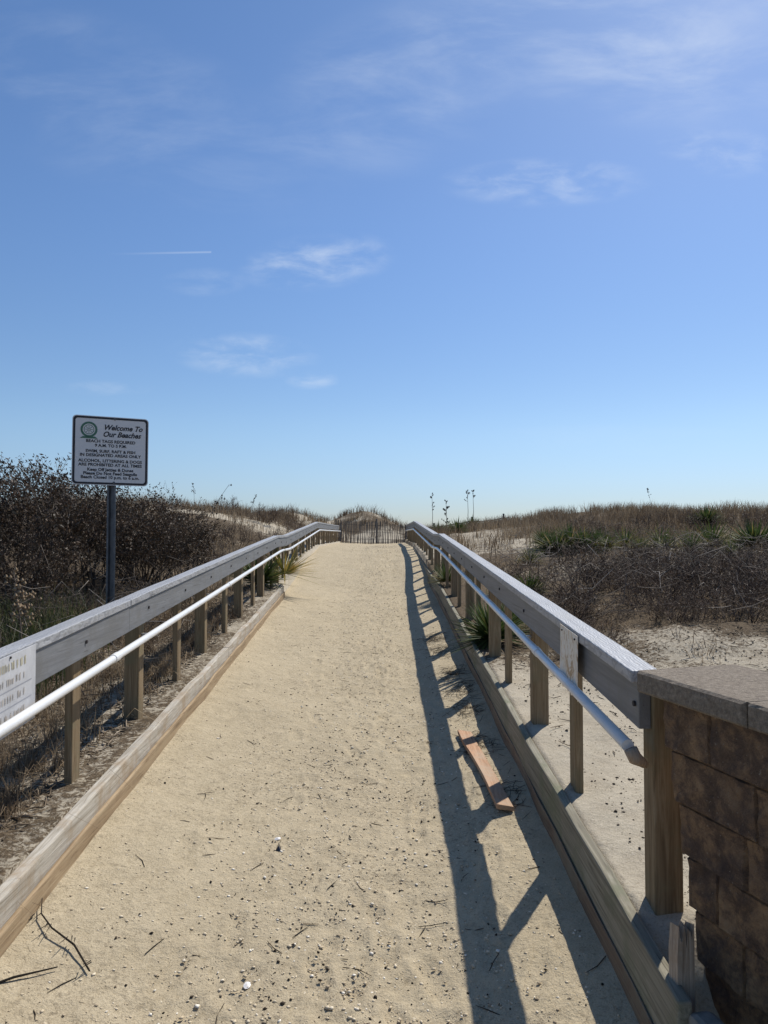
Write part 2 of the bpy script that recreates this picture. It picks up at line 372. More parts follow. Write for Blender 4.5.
def natural_z(x, y):
    x = np.asarray(x, float); y = np.asarray(y, float)
    left = XL(y) - x; right = x - XR(y)
    base = PR(y) + ADD(y) * .9
    z = base + np.where(x < 0, .27, .315) - .15 * sstep(y, 12, 20)
    sl = np.clip(left, 0, None); sr = np.clip(right, 0, None)
    # left dune
    z = z + sstep(sl, .2, 5.0) * (1.06 * sstep(y, 13, 27) * (1 - .25 * sstep(sl, 14, 30))) * (x < 0)
    z = z + .22 * sstep(sl, .8, 3) * sstep(y, 5, 9) * (x < 0)
    # right dune
    ridge = np.interp(sr, [0, .8, 3.2, 5.0, 8.5, 13, 18, 30], [0, .10, .48, .70, 1.18, 1.22, .85, .6])
    z = z + ridge * sstep(y, 13, 31) * (x > 0)
    z = z + .28 * (1 - np.abs(2 * sstep(y, 6, 17) - 1)) * sstep(sr, 1.5, 4) * (x > 0)
    # hill behind the cross fence
    z = z + 1.45 * np.exp(-((x + 1.0) / 2.1) ** 2 - ((y - 40) / 4.2) ** 2) + .45 * np.exp(-((x + 3.6) / 2.5) ** 2 - ((y - 39) / 5) ** 2)
    rough = sstep(np.maximum(sl, sr), .05, 1.2) + sstep(y, 31, 33)
    z = z + np.clip(rough, 0, 1) * (.30 * fbm(x, y, .33, 4, 31) + .07 * fbm(x, y, 2.2, 4, 41)) + .024 * fbm(x, y, 7, 3, 51) + .010 * fbm(x, y, 19, 2, 57)
    # seaward drop, and level ground behind the camera
    z = z - 3.2 * sstep(y, 44, 75)
    z = z - .32 * (1 - sstep(y, 1.9, 2.2)) * (x > .7)
    return np.where(y < 0, np.minimum(z, .35), z)

def grid_mesh(name, X, Y, Z, attr=None):
    r, c = X.shape
    V_ = np.stack([X, Y, Z], -1).reshape(-1, 3)
    i = np.arange(r * c).reshape(r, c)
    q = np.stack([i[:-1, :-1], i[:-1, 1:], i[1:, 1:], i[1:, :-1]], -1).reshape(-1, 4)
    return fastmesh(name, V_, q, attr=None if attr is None else attr.ravel())

def steps(a, b, base, k):
    s = [a]
    while s[-1] < b: s.append(s[-1] + base + k * max(0, s[-1]))
    s[-1] = b; return np.array(s)
# path sheet
ys = np.concatenate([np.linspace(-4, 1.2, 60)[:-1], steps(1.2, 31.5, .003, .0055)])
us = np.linspace(0, 1, 170)
YY, UU = np.meshgrid(ys, us, indexing='ij')
XX = (CL(YY) - .012) * (1 - UU) + (CR(YY) + .012) * UU
widen = sstep(YY, 11.0, 12.5)
XX = XX + widen * np.where(UU < .5, -.10, .05) * np.abs(2 * UU - 1)
ZZ = path_z(XX, YY) + .0075 * fbm(XX, YY, 22, 3, 61) * (np.exp(-((XX - .0) / .5) ** 2) + .3)
fr_ = np.random.default_rng(77)
for i_ in range(220):
    fx_, fy_ = fr_.normal(-.12, .45), 1.5 + 17 * fr_.random() ** 1.5
    a_ = fr_.normal(0, .3); ln_, wd_ = fr_.uniform(.11, .15), fr_.uniform(.042, .058); dp_ = fr_.uniform(.003, .008)
    if not (CL(fy_) + .12 < fx_ < CR(fy_) - .10): continue
    du_ = (XX - fx_) * math.cos(a_) + (YY - fy_) * math.sin(a_); dv_ = (YY - fy_) * math.cos(a_) - (XX - fx_) * math.sin(a_)
    wv_ = wd_ * (1 - .22 * np.cos(dv_ / ln_ * 3.0)); q_ = np.sqrt((du_ / wv_) ** 2 + (dv_ / ln_) ** 2)
    ZZ = ZZ - dp_ * (1 - sstep(q_, .6, 1.0)) + dp_ * .55 * np.exp(-((q_ - 1.15) / .18) ** 2)
po = link('sand_path', grid_mesh('sand_path', XX, YY, ZZ), M['path'], smooth=True); props(po, kind='structure')

# terrain sheet, one mesh, sunk beneath the path
ys = np.concatenate([np.array([-400, -150, -60, -25, -12, -7]), steps(-4, 34, .05, .006), 34 + np.cumsum(np.geomspace(.3, 120, 60))])
ss = np.concatenate([[0, .03, .08], steps(.14, 45, .05, .045)[0:], np.geomspace(55, 900, 12)])
core = np.linspace(0, 1, 13)
rowsX = []; 
for y in ys:
    a = float(CL(y)) - .05; b_ = float(CR(y)) + .045
    rowsX.append(np.concatenate([(a - ss)[::-1], (a + .012) * (1 - core) + (b_ - .012) * core, b_ + ss]))
TX = np.array(rowsX); TY = np.repeat(ys[:, None], TX.shape[1], 1)
TZ = natural_z(TX, TY)
ins = np.zeros(TX.shape[1], bool); ins[len(ss):len(ss) + 13] = True
sunk = path_z(TX, TY) - .22
inside = ins[None, :] & (TY < 30.8)
TZ = np.where(inside, sunk, TZ)
mid_ = ins[None, :] & (TY >= 30.8); 
TZ = np.where(mid_, np.where(TY < 33, path_z(TX, TY) + (TY - 31.4) * .05, TZ), TZ)
# litter coverage written as vertex tint
dl = XL(TY) - TX; dr = TX - XR(TY)
cov = np.where(TX < 0, .53 + .20 * sstep(TY, 5, 9) * sstep(dl, .1, .9) - .55 * (1 - sstep(dl, .1, .8)) * sstep(TY, 10.5, 11.5),
               .31 + .59 * sstep(TY + 1.0 * fbm(TX, TY, .8, 3, 71), 4.7, 7.2) - .35 * sstep(TY, 12, 16) + .25 * sstep(TY, 17, 26) - .1 * (dr < .5))
cov = cov - .45 * np.exp(-((TX - 2.8) / 1.6) ** 2 - ((TY - 23) / 5.0) ** 2) - .35 * np.exp(-((TX - 3.2) / 2) ** 2 - ((TY - 11.5) / 1.2) ** 2)
cov = cov - .5 * np.exp(-((TX + 6) / 2.2) ** 2 - ((TY - 24.5) / 1.6) ** 2) - .55 * np.exp(-((TX + 3.4) / 1.2) ** 2 - ((TY - 26) / 4) ** 2)
cov = np.where((TY > 30) & (np.abs(TX + .5) < 5), .42 + .9 * fbm(TX, TY, .5, 3, 81), cov)
go = link('dune_ground', grid_mesh('dune_ground', TX, TY, TZ, cov), M['dune'], smooth=True); props(go, kind='structure')

# ------------------------------------------------------------------ railings
def sweep_board(name, ya, yb, Xf, Zf, x0, x1, z0, z1, mat_, parent, bevel=.004, seed=0, wob=.0, step=.35, brk=(11, 12.3, 20.7)):
    yy = sorted(set([ya, yb] + [k for k in brk if ya < k < yb] + list(np.linspace(ya, yb, max(2, int((yb - ya) / step) + 1)))))
    rr = np.random.default_rng(seed + 5)
    v = []; f = []
    for y in yy:
        X = float(Xf(y)) + rr.normal() * wob; Z = float(Zf(y)) + rr.normal() * wob
        tz = rr.normal() * wob * 1.5
        v += [(X + x0, y, Z + z0), (X + x1, y, Z + z0), (X + x1, y, Z + z1 + tz), (X + x0, y, Z + z1 + tz)]
    for i in range(len(yy) - 1):
        a = i * 4
        for k in range(4): f.append((a + k, a + 4 + k, a + 4 + (k + 1) % 4, a + (k + 1) % 4))
    f.append((0, 1, 2, 3)); e = (len(yy) - 1) * 4; f.append((e + 3, e + 2, e + 1, e))
    o = link(name, mesh(name, v, f), mat_, parent)
    if bevel:
        m = o.modifiers.new('bevel', 'BEVEL'); m.width = bevel; m.segments = 2; m.limit_method = 'ANGLE'; m.angle_limit = R(40)
    return o
def cuts(a, b, ln, first):
    c = [a]; y = a + first
    while y < b - .6: c.append(y); y += ln
    return c + [b]

def railing(side, label, y0, y1, posts):
    sg = -1 if side == 'l' else 1
    Xf = XL if side == 'l' else XR
    zt = 1.035 if side == 'l' else 1.063
    base_y = 2.6
    root = empty('wooden_railing', (float(Xf(base_y)), base_y, float(PR(base_y)) + .3), label, 'railing')
    CZ = lambda y: PR(y) + zt
    seg = cuts(y0, 11, 4.6, 5.2)[:-1] + [11, 12.3] + cuts(12.3, y1, 4.2, 4.2)[1:]
    for i in range(len(seg) - 1):
        a, b_ = seg[i] + .0015, seg[i + 1] - .0015
        sh = rng.normal() * .0015
        xi, xo = (.010, -.070) if side == 'l' else (-.022, .070)
        sweep_board('cap_board', a, b_, Xf, CZ, min(xi, xo) + sh, max(xi, xo) + sh, -.038, 0, M['cap'], root, .004, i, .0006)
        xi, xo = (0, -.038) if side == 'l' else (0, .038)
        fb = sweep_board('fascia_board', a, b_, Xf, CZ, min(xi, xo) + sh, max(xi, xo) + sh, -.181 + sh, -.0405, M['grey_paint'], root, .003, i + 50, .0005)
        bl = MB()
        for p in posts:
            if a + .03 < p < b_ - .03:
                bb = MB()
                X = float(Xf(p)) - sg * .003 + sh; Z = float(CZ(p)) - .105 + rng.normal() * .006
                bb.tube([(X - sg * .004, p, Z), (X + sg * .01, p, Z)], .009, 8)
                bb.build('bolt', M['bolt'], fb)
    for i, p in enumerate(posts):
        wide = i % 2 == (0 if side == 'r' else 1)
        wx, wy = (.089, .089) if wide else (.038, .089)
        X = float(Xf(p)); zb = float(natural_z(X + sg * .08, p)) - .25; ztop = float(CZ(p)) - .0395
        if side == 'r' and i == 0: ztop = 1.105
        b_ = MB(); M_ = Matrix.Rotation(rng.normal() * .012, 4, 'X') @ Matrix.Rotation(rng.normal() * .02, 4, 'Z')
        xc = X + sg * (.0395 + wx / 2)
        b_.box((xc, p, (zb + ztop) / 2), (wx, wy, ztop - zb))
        o = b_.build('post' if wide else 'baluster', M['post'], root, .005)
    # handrail
    hx = .062 if side == 'l' else .035
    hz = .80 if side == 'l' else .83
    yy = sorted(set([y0 if side == 'r' else y0, y1 - .05] + list(np.arange(math.ceil(y0), y1 - .1, .5)) + [10.7, 10.9, 11.05, 11.2, 12.1, 12.3, 12.45, 12.6, 20.4, 20.7, 20.9]))
    def HZ(y): return float((PR(y - .25) + PR(y) + PR(y + .25)) / 3) + hz
    pts = [(float(Xf(y)) - sg * hx, y, HZ(y)) for y in yy]
    h = MB(); h.tube(pts, .0195, 14); ho = h.build('handrail', M['pvc'], root, smooth=False)
    for pl in ho.data.polygons: pl.use_smooth = len(pl.vertices) == 4
    if side == 'r':
        k = MB(); k.tube([(pts[0][0], pts[0][1] - .022, pts[0][2] - .003), (pts[0][0] + .012, pts[0][1] - .028, pts[0][2] - .03), (pts[0][0] + .05, pts[0][1] - .01, pts[0][2] - .055)], [.021, .022, .012], 10)
        k.build('end_return', M['stake'], ho, smooth=True)
    for p in posts[1::2] if side == 'l' else posts[2::2]:
        X = float(Xf(p)); k = MB()
        k.box((X - sg * (hx - .006) / 2 + sg * .03, p, HZ(p) - .028), (hx + .055, .03, .016))
        k.build('bracket', M['bracket'], ho)
    # white joint sleeve of the handrail at the landing
    k = MB(); k.tube([(float(Xf(y)) - sg * hx, y, HZ(y)) for y in (12.32, 12.42)], .026, 12); k.build('sleeve', M['pvc'], ho)
    for yc in np.arange(3.6, 29, 3.05):
        k = MB(); k.tube([(float(Xf(y)) - sg * hx, y, HZ(y)) for y in (yc - .035, yc + .035)], .0225, 14); k.build('coupling', M['pvc'], ho)
    return root
lp = [-.27, .64, 1.55, 2.46, 3.375, 4.355, 5.255, 6.15, 7.08, 8.0, 8.89, 9.74, 10.7, 11.5, 12.25] + list(np.arange(13.05, 29.9, .88))
rp = [2.268, 3.21, 4.12, 5.03, 5.85, 6.72, 7.65, 8.55, 9.45, 10.35, 11.2, 12.1] + list(np.arange(12.95, 29.9, .88))
railing('l', 'grey wooden railing along the left of the sand path, its fascia in full sun', -1.2, 30, lp)
railing('r', 'grey capped wooden railing on the right edge of the path, ending at the stone wall', 2.235, 30, rp)

# kerb boards, things of their own: they hold back the sand at the path's edge
def kerb(label, side, ya, yb, tiers, brk):
    sg = -1 if side == 'l' else 1
    Xf = CL if side == 'l' else CR
    r = empty('kerb_board', (float(Xf(ya + 1)), ya + 1, float(PR(ya + 1))), label, 'kerb')
    for k, (z0, z1, x0, x1, mt, nm) in enumerate(tiers):
        for i in range(len(brk) - 1):
            sweep_board(nm, brk[i] + .002, brk[i + 1] - .002, Xf, PR, min(sg * x0, sg * x1), max(sg * x0, sg * x1), z0, z1, mt, r, .007, 100 + k * 9 + i, .0022, .3)
    return r
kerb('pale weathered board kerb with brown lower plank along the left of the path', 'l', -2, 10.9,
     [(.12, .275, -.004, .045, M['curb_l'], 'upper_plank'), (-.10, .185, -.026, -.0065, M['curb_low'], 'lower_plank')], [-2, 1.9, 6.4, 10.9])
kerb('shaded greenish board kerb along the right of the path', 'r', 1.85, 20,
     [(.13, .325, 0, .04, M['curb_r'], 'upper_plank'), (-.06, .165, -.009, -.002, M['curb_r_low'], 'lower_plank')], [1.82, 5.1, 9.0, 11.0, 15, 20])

# ------------------------------------------------------------------ stone wall by the near end of the right railing
u_ = Vector((.287, -.958, 0)); n_ = Vector((-.958, -.287, 0)); C0 = Vector((.759, 2.15, 0))
wall = empty('stone_wall', (.95, 1.9, .1), 'low brown split stone block wall with flat capstones at the near end of the right railing', 'wall')
def stone(a, b_, t0, t1, z0, z1, name, mt, parent, rough=.006, seed=0):
    """block between distances a..b_ along the wall, t0..t1 behind the face"""
    rr = np.random.default_rng(seed)
    e_ = .007
    ss_ = np.concatenate([[0], np.linspace(e_, b_ - a - e_, max(2, int((b_ - a) / .022))), [b_ - a]]) + a
    zs_ = np.concatenate([[0], np.linspace(e_, z1 - z0 - e_, max(2, int((z1 - z0) / .022))), [z1 - z0]]) + z0
    nx, nz = len(ss_) - 1, len(zs_) - 1; v = []; f = []
    def P(s, t, z): return C0 + u_ * s - n_ * t + Vector((0, 0, z))
    for j in range(nz + 1):
        for i in range(nx + 1):
            edge = (i in (0, nx)) or (j in (0, nz))
            d = (rough * 2.4 if edge else rr.normal() * rough * .45 + rough * .9 * float(fbm(ss_[i] + seed, zs_[j], 14, 3, 5)))
            v.append(P(ss_[i], t0 + d, zs_[j]))
    for j in range(nz):
        for i in range(nx):
            k = j * (nx + 1) + i; f.append((k, k + 1, k + nx + 2, k + nx + 1))
    nb = len(v)
    v += [P(a, t1, z0), P(b_, t1, z0), P(b_, t1, z1), P(a, t1, z1)]
    bot = list(range(nx + 1)); top = list(range(nz * (nx + 1), (nz + 1) * (nx + 1)))
    lef = [j * (nx + 1) for j in range(nz + 1)]; rig = [j * (nx + 1) + nx for j in range(nz + 1)]
    f.append(tuple(bot[::-1] + [nb, nb + 1])); f.append(tuple(top + [nb + 2, nb + 3]))
    f.append(tuple(lef + [nb + 3, nb])); f.append(tuple(rig[::-1] + [nb + 1, nb + 2])); f.append((nb, nb + 3, nb + 2, nb + 1))
    me = mesh(name, v, f); bm = bmesh.new(); bm.from_mesh(me); bmesh.ops.recalc_face_normals(bm, faces=bm.faces); bm.to_mesh(me); bm.free()
    return link(name, me, mt, parent)
ZC = 1.1255
for k in range(8):
    z1 = ZC - .002 - k * .152; z0 = z1 - .1495
    s = .06 + k * .008; t = .043 + k * .020
    first = [.19, .32, .25, .12][k % 4]; a = s
    while a < 2.3:
        b_ = min(2.3, a + (first if a == s else .305))
        stone(a + .001, b_ - .001, t + rng.normal() * .002, t + .27, z0, z1, 'block', M['stone'], wall, .005, int(a * 100) + k * 7)
        a = b_
stone(0, .42, 0, .36, ZC, ZC + .064, 'cap_stone', M['capstone'], wall, .003, 5)
stone(.4225, .84, .002, .36, ZC, ZC + .0635, 'cap_stone', M['capstone'], wall, .003, 6)
stone(.8425, 1.4, 0, .36, ZC, ZC + .064, 'cap_stone', M['capstone'], wall, .003, 7)

# broken stake and stub between kerb and wall
def broken_stake():
    v = []; f = []; n = 9
    rr = np.random.default_rng(3)
    for j, z in enumerate((.0, .25, .42)):
        for i in range(n + 1): v.append((-.026 + .052 * i / n, -.018, z))
        for i in range(n + 1): v.append((-.026 + .052 * i / n, .018, z))
    w_ = 2 * (n + 1)
    for i in range(n + 1):
        for o in (0, n + 1): 
            k = 2 * w_ + i + o; x, y, z = v[k]; v[k] = (x, y, z + abs(math.sin(i * 1.9)) * .06 + rr.random() * .03)
    for j in range(2):
        for i in range(n):
            a = j * w_ + i; f.append((a, a + 1, a + w_ + 1, a + w_))
            a += n + 1; f.append((a + 1, a, a + w_, a + w_ + 1))
        a = j * w_; f.append((a + n + 1, a, a + w_, a + w_ + n + 1)); f.append((a + n, a + 2 * n + 1, a + w_ + 2 * n + 1, a + w_ + n))
    for i in range(n):
        a = 2 * w_ + i; f.append((a, a + 1, a + n + 2, a + n + 1))
    return mesh('wooden_stake', v, f)
o = link('wooden_stake', broken_stake(), M['stake']); o.location = (.795, 1.93, .08); o.rotation_euler = (.05, -.04, .25)
props(o, 'splintered pale wooden stake between the kerb end and the stone wall', 'stake')
b_ = MB(); b_.box((0, 0, .13), (.075, .08, .3)); o = b_.build('concrete_stub', M['concrete'], None, .018); o.location = (.79, 1.80, .12); o.rotation_euler = (.03, .05, .3)
props(o, 'grey concrete stub at the foot of the stone wall', 'concrete stub')

# ------------------------------------------------------------------ beach sign
D = 6.4; sx = (110.5 - 384) / F * D; gz = float(natural_z(sx, D))
sgn = empty('beach_sign', (sx, D, gz), 'white rule board headed Welcome To Our Beaches on a dark steel post before the shrubs', 'sign')
TILT = Matrix.Rotation(R(.3), 4, 'Y'); YAW = Matrix.Rotation(R(24), 4, 'Z')
pw = MB()
zt = EYE + (534 - 470) / F * D
prof = [(-.040, 0), (-.024, 0), (-.016, .028), (.016, .028), (.024, 0), (.040, 0), (.040, .004), (.027, .004), (.019, .033), (-.019, .033), (-.027, .004), (-.040, .004)]
v = [(sx + x, D + .012 + y, z) for z in (gz - .4, zt + .18) for x, y in prof]; k = len(prof)
pw.add(v, [(i, (i + 1) % k, k + (i + 1) % k, k + i) for i in range(k)] + [tuple(range(k))[::-1], tuple(range(k, 2 * k))])
pw.build('sign_post', M['steel'], sgn)
SC = Vector((sx - .002, D - .008, EYE + (534 - 451) / F * D))
SW, SH = .645, .62
MS = Matrix.Translation(SC) @ YAW @ TILT @ Matrix.Rotation(R(90), 4, 'X')      # local x right, y up, z towards the viewer
def rrect(w_, h_, r, n=7):
    p = []
    for cx, cy, a0 in ((w_ / 2 - r, h_ / 2 - r, 0), (-w_ / 2 + r, h_ / 2 - r, 90), (-w_ / 2 + r, -h_ / 2 + r, 180), (w_ / 2 - r, -h_ / 2 + r, 270)):
        for i in range(n): t = R(a0 + 90 * i / (n - 1)); p.append((cx + r * math.cos(t), cy + r * math.sin(t)))
    return p
p = rrect(SW, SH, .035); k = len(p)
b_ = MB(); b_.add([MS @ Vector((x, y, z)) for z in (-.002, .002) for x, y in p], [tuple(range(k))[::-1], tuple(range(k, 2 * k))] + [(i, (i + 1) % k, k + (i + 1) % k, k + i) for i in range(k)])
panel = b_.build('panel', M['sign_white'], sgn)
b_ = MB(); p1 = rrect(SW - .014, SH - .014, .032); p2 = rrect(SW - .050, SH - .050, .022)
b_.add([MS @ Vector((x, y, .0032)) for q in (p1, p2) for x, y in q], [(i, (i + 1) % k, k + (i + 1) % k, k + i) for i in range(k)])
b_.build('border', M['sign_black'], panel)
def text_mesh(acc, s, size, x, y, shear=0, bold=0.0, align='CENTER', sxk=1.0, MM=None, z=.0034):
    cu = bpy.data.curves.new('t', 'FONT'); cu.body = s; cu.size = size; cu.align_x = align; cu.shear = shear; cu.offset = bold; cu.resolution_u = 3
    to = bpy.data.objects.new('t', cu); COL.objects.link(to)
    me = bpy.data.meshes.new_from_object(to.evaluated_get(bpy.context.evaluated_depsgraph_get()))
    acc.add([MM @ Vector((q.co.x * sxk + x, q.co.y + y, z)) for q in me.vertices], [tuple(pl.vertices) for pl in me.polygons])
    bpy.data.objects.remove(to); bpy.data.curves.remove(cu); bpy.data.meshes.remove(me)
tx = MB()
text_mesh(tx, 'Welcome To', .066, .10, .19, .35, .002, sxk=.93, MM=MS)
text_mesh(tx, 'Our Beaches', .066, .09, .128, .35, .002, sxk=.93, MM=MS)
rows = [('BEACH TAGS REQUIRED', .034, .072, 1.12), ('9 A.M. TO 5 P.M.', .034, .034, 1.1), ('SWIM, SURF, RAFT & FISH', .034, -.018, 1.1), ('IN DESIGNATED AREAS ONLY', .034, -.054, 1.12),
        ('ALCOHOL, LITTERING & DOGS', .034, -.104, 1.12), ('ARE PROHIBITED AT ALL TIMES', .034, -.140, 1.12), ('Keep Off Jetties & Dunes', .036, -.184, 1.05),
        ('Please Do Not Feed Seagulls', .036, -.218, 1.08), ('Beach Closed 10 p.m. to 6 a.m.', .036, -.252, 1.08)]
for s, sz, y, kx in rows: text_mesh(tx, s, sz * 1.08, 0, y, 0, .0012, sxk=kx * .93, MM=MS)
tx.build('lettering', M['sign_black'], panel)
# round wreath emblem
em = MB(); cx, cy = -.185, .185
for (r0, r1) in ((.052, .070), (.038, .043)):
    q = [(cx + r * math.cos(t), cy + r * math.sin(t)) for r in (r0, r1) for t in np.linspace(0, 2 * math.pi, 33)[:-1]]
    em.add([MS @ Vector((x, y, .0034)) for x, y in q], [(i, (i + 1) % 32, 32 + (i + 1) % 32, 32 + i) for i in range(32)])
for t in np.linspace(0, 2 * math.pi, 9)[:-1]:
    a = Vector((cx + .006 * math.cos(t), cy + .006 * math.sin(t), .0034)); bq = Vector((cx + .034 * math.cos(t), cy + .034 * math.sin(t), .0034)); pp = Vector((-math.sin(t), math.cos(t), 0)) * .002
    em.add([MS @ k for k in (a - pp, a + pp, bq + pp, bq - pp)], [(0, 1, 2, 3)])
em.add([MS @ Vector(k) for k in ((cx - .074, cy - .080, .0034), (cx + .074, cy - .080, .0034), (cx + .05, cy - .062, .0034), (cx - .05, cy - .062, .0034))], [(0, 1, 2, 3)])
em.build('emblem', M['sign_green'], panel)
for yy in (.29, -.285):
    b_ = MB(); b_.tube([MS @ Vector((.03, yy, .001)), MS @ Vector((.03, yy, .007))], .011, 8); b_.build('bolt', M['steel'], panel)
# ------------------------------------------------------------------ notices on the railings
def notice_left():
    y0, y1 = 2.12, 2.80
    X = lambda y: float(XL(y)) + .0265; Zt = lambda y: float(PR(y)) + 1.035 - .004
    r = empty('notice_board', (X(2.2), 2.2, Zt(2.2) - .3), 'faded white notice hanging on the near left railing, ruled lines and washed out print', 'notice')
    H = .285
    def P(s, t, e=0): y = y0 + (y1 - y0) * s; return (X(y) + e, y, Zt(y) - H * t)
    b_ = MB(); b_.add([P(s, t, e) for e in (0, -.004) for (s, t) in ((0, 0), (1, 0), (1, 1), (0, 1))], [(0, 1, 2, 3), (7, 6, 5, 4), (0, 4, 5, 1), (1, 5, 6, 2), (2, 6, 7, 3), (3, 7, 4, 0)])
    pn = b_.build('panel', M['paper'], r)
    ru = MB()
    for t in (.44, .66, .90): ru.add([P(.02, t - .006, .001), P(.95, t - .006, .001), P(.95, t + .006, .001), P(.02, t + .006, .001)], [(0, 1, 2, 3)])
    ru.build('rule_line', M['ink_g'], pn)
    rr = random.Random(4)
    for nm, mt, t0, t1 in (('faded_print', M['ink_y'], .08, .2), ('faded_print', M['ink_o'], .28, .38), ('faded_print', M['ink_o'], .5, .6), ('faded_print', M['ink_o'], .72, .83)):
        q = MB(); s = .3
        while s < .86:
            d = rr.uniform(.012, .03)
            for kx in range(2):
                a, c_ = s + rr.uniform(0, d), t0 + rr.uniform(0, .3) * (t1 - t0)
                q.add([P(a, c_, .0012), P(a + d * .4, c_, .0012), P(a + d * .45, t1 - rr.uniform(0, .03), .0012), P(a + d * .05, t1, .0012)], [(0, 1, 2, 3)])
            s += d + rr.choice((.008, .01, .03))
        q.build(nm, mt, pn)
    for s in (.45, .7):
        k = MB(); k.tube([P(s, .03, -.001), P(s, .03, .004)], .005, 6); k.build('screw', M['bolt'], pn)
notice_left()
def notice_right():
    y0, y1 = 2.85, 3.14
    X = lambda y: float(XR(y)) - .0265; Zt = lambda y: float(PR(y)) + 1.063 - .012
    r = empty('notice_sheet', (X(2.8), 2.8, Zt(2.8) - .2), 'torn stained notice sheet hanging on the right railing above its handrail', 'notice')
    v = []; f = []; n = 14; mm = 16
    for j in range(mm + 1):
        for i in range(n + 1):
            y = y0 + (y1 - y0) * i / n; t = j / mm
            hh = .25 + .015 * math.sin(i * 1.7)
            v.append((X(y) - .004 * math.sin(i * .8 + t * 3) * t, y, Zt(y) - hh * t))
    for j in range(mm):
        for i in range(n): k = j * (n + 1) + i; f.append((k, k + 1, k + n + 2, k + n + 1))
    o = link('sheet', mesh('sheet', v, f), M['torn'], r); md = o.modifiers.new('solid', 'SOLIDIFY'); md.thickness = .002; md.offset = 0
    for y in (2.89, 3.10):
        k = MB(); k.tube([(X(y) + .002, y, Zt(y) - .02), (X(y) - .006, y, Zt(y) - .02)], .004, 6); k.build('staple', M['bolt'], o)
notice_right()

# ------------------------------------------------------------------ cross fence at the end of the path
fr = empty('sand_fence', (-.4, 30.6, 1.2), 'weathered grey slat sand fence across the far end of the path', 'fence')
sl_ = MB(); rr = random.Random(2)
def fy(x): return 30.7 + .15 * math.sin(x * 1.3) + (x > .1) * (x - .1) * .9
x = -2.1
while x < 1.15:
    z0 = float(path_z(min(max(x, -1.8), .9), 30.5)); h = .98 + rr.uniform(-.05, .05) - (max(0, x - .1)) * .22
    Mx = Matrix.Rotation(rr.gauss(0, .04), 4, 'Y')
    sl_.box((x, fy(x), z0 + h / 2 - .03), (.034, .009, h), Mx); x += rr.uniform(.058, .088)
sl_.build('slat_panel', M['grey_old'], fr)
wr = MB()
for zz in (.2, .5, .8):
    wr.tube([(xx, fy(xx) - .012, float(path_z(min(max(xx, -1.8), .9), 30.5)) + zz - max(0, xx - .1) * .15) for xx in np.linspace(-2.1, 1.15, 24)], .005, 5)
wr.build('wire', M['bolt'], fr)
for xx in (-1.88, -.32, .98):
    k = MB(); k.tube([(xx, fy(xx) - .05, .9), (xx, fy(xx) - .05, 2.25 if -1 < xx < 0 else 2.02)], .04 if xx < 0 else .022, 8); k.build('post', M['grey_old'], fr)
# short fence line on the right dune
f2 = empty('dune_fence', (4.0, 31.5, 1.8), 'thin low fence line half buried in the sand on the right dune crest', 'fence')
pts = [(x, 33.0 + .2 * x, float(natural_z(x, 33 + .2 * x)) + .42) for x in np.linspace(1.6, 6.0, 14)]
k = MB(); k.tube(pts, .018, 5); k.build('rail', M['grey_old'], f2)
for xx in (2.35, 4.2, 5.75):
    yy = 33 + .2 * xx; z = float(natural_z(xx, yy)); k = MB(); k.tube([(xx, yy, z - .3), (xx, yy, z + .62)], .045, 7); k.build('post', M['grey_old'], f2)

# ------------------------------------------------------------------ vegetation
def blades(n, px, py, pz, h, wd, lean, seed, tint, curl=.5, flat=None):
    """n grass blades, each a bent tapering strip"""
    r = np.random.default_rng(seed)
    az = r.uniform(0, 2 * np.pi, n); ln = np.abs(r.normal(0, lean, n)) + .05
    if flat is not None: az = flat
    dx, dy = np.cos(az), np.sin(az); wx, wy = -dy, dx
    fa = r.uniform(0, 2 * np.pi, n); wx, wy = np.cos(fa), np.sin(fa)
    V_ = []
    for t, ww in ((0, 1), (.5, .75), (1.0, .08)):
        b = ln * t + curl * ln * t * t
        x = px + dx * h * b * t * .9; y = py + dy * h * b * t * .9; z = pz + h * (t - .28 * (b * t) ** 2)
        V_.append(np.stack([x - wx * wd * ww / 2, y - wy * wd * ww / 2, z], -1)); V_.append(np.stack([x + wx * wd * ww / 2, y + wy * wd * ww / 2, z], -1))
    V_ = np.stack(V_, 1).reshape(-1, 3); k = np.arange(n)[:, None] * 6
    q = np.concatenate([k + np.array([[0, 1, 3, 2]]), k + np.array([[2, 3, 5, 4]])], 0)
    return V_, q, np.repeat(tint, 6)
def scatter(n, xa, xb, ya, yb, seed, keep):
    r = np.random.default_rng(seed)
    x = r.uniform(xa, xb, n); y = ya + (yb - ya) * r.random(n); k = keep(x, y, r.random(n)); return x[k], y[k]
def grass_field(name, n, box, seed, keep, hmin, hmax, wd, lean, mt, tlo=0, thi=1, clump=.0):
    x, y = scatter(n, *box, seed, keep)
    r = np.random.default_rng(seed + 1)
    if clump:
        x = np.repeat(x, 9) + r.normal(0, clump, len(x) * 9); y = np.repeat(y, 9) + r.normal(0, clump, len(y) * 9)
    k = (x < XL(y) - .12) | (x > XR(y) + .12) | (y > 31.5); x, y = x[k], y[k]
    z = natural_z(x, y) - .02; m_ = len(x)
    h = r.uniform(hmin, hmax, m_) * (1 + .5 * fbm(x, y, .7, 2, 91)); t = np.clip(tlo + (thi - tlo) * r.random(m_) + .45 * fbm(x, y, .45, 3, 95), 0, 1)
    V_, q, a = blades(m_, x, y, z, h, wd * (1 + y / 20), lean, seed + 2, t)
    o = link(name, fastmesh(name, V_, q, attr=a), mt); props(o, kind='stuff'); return o
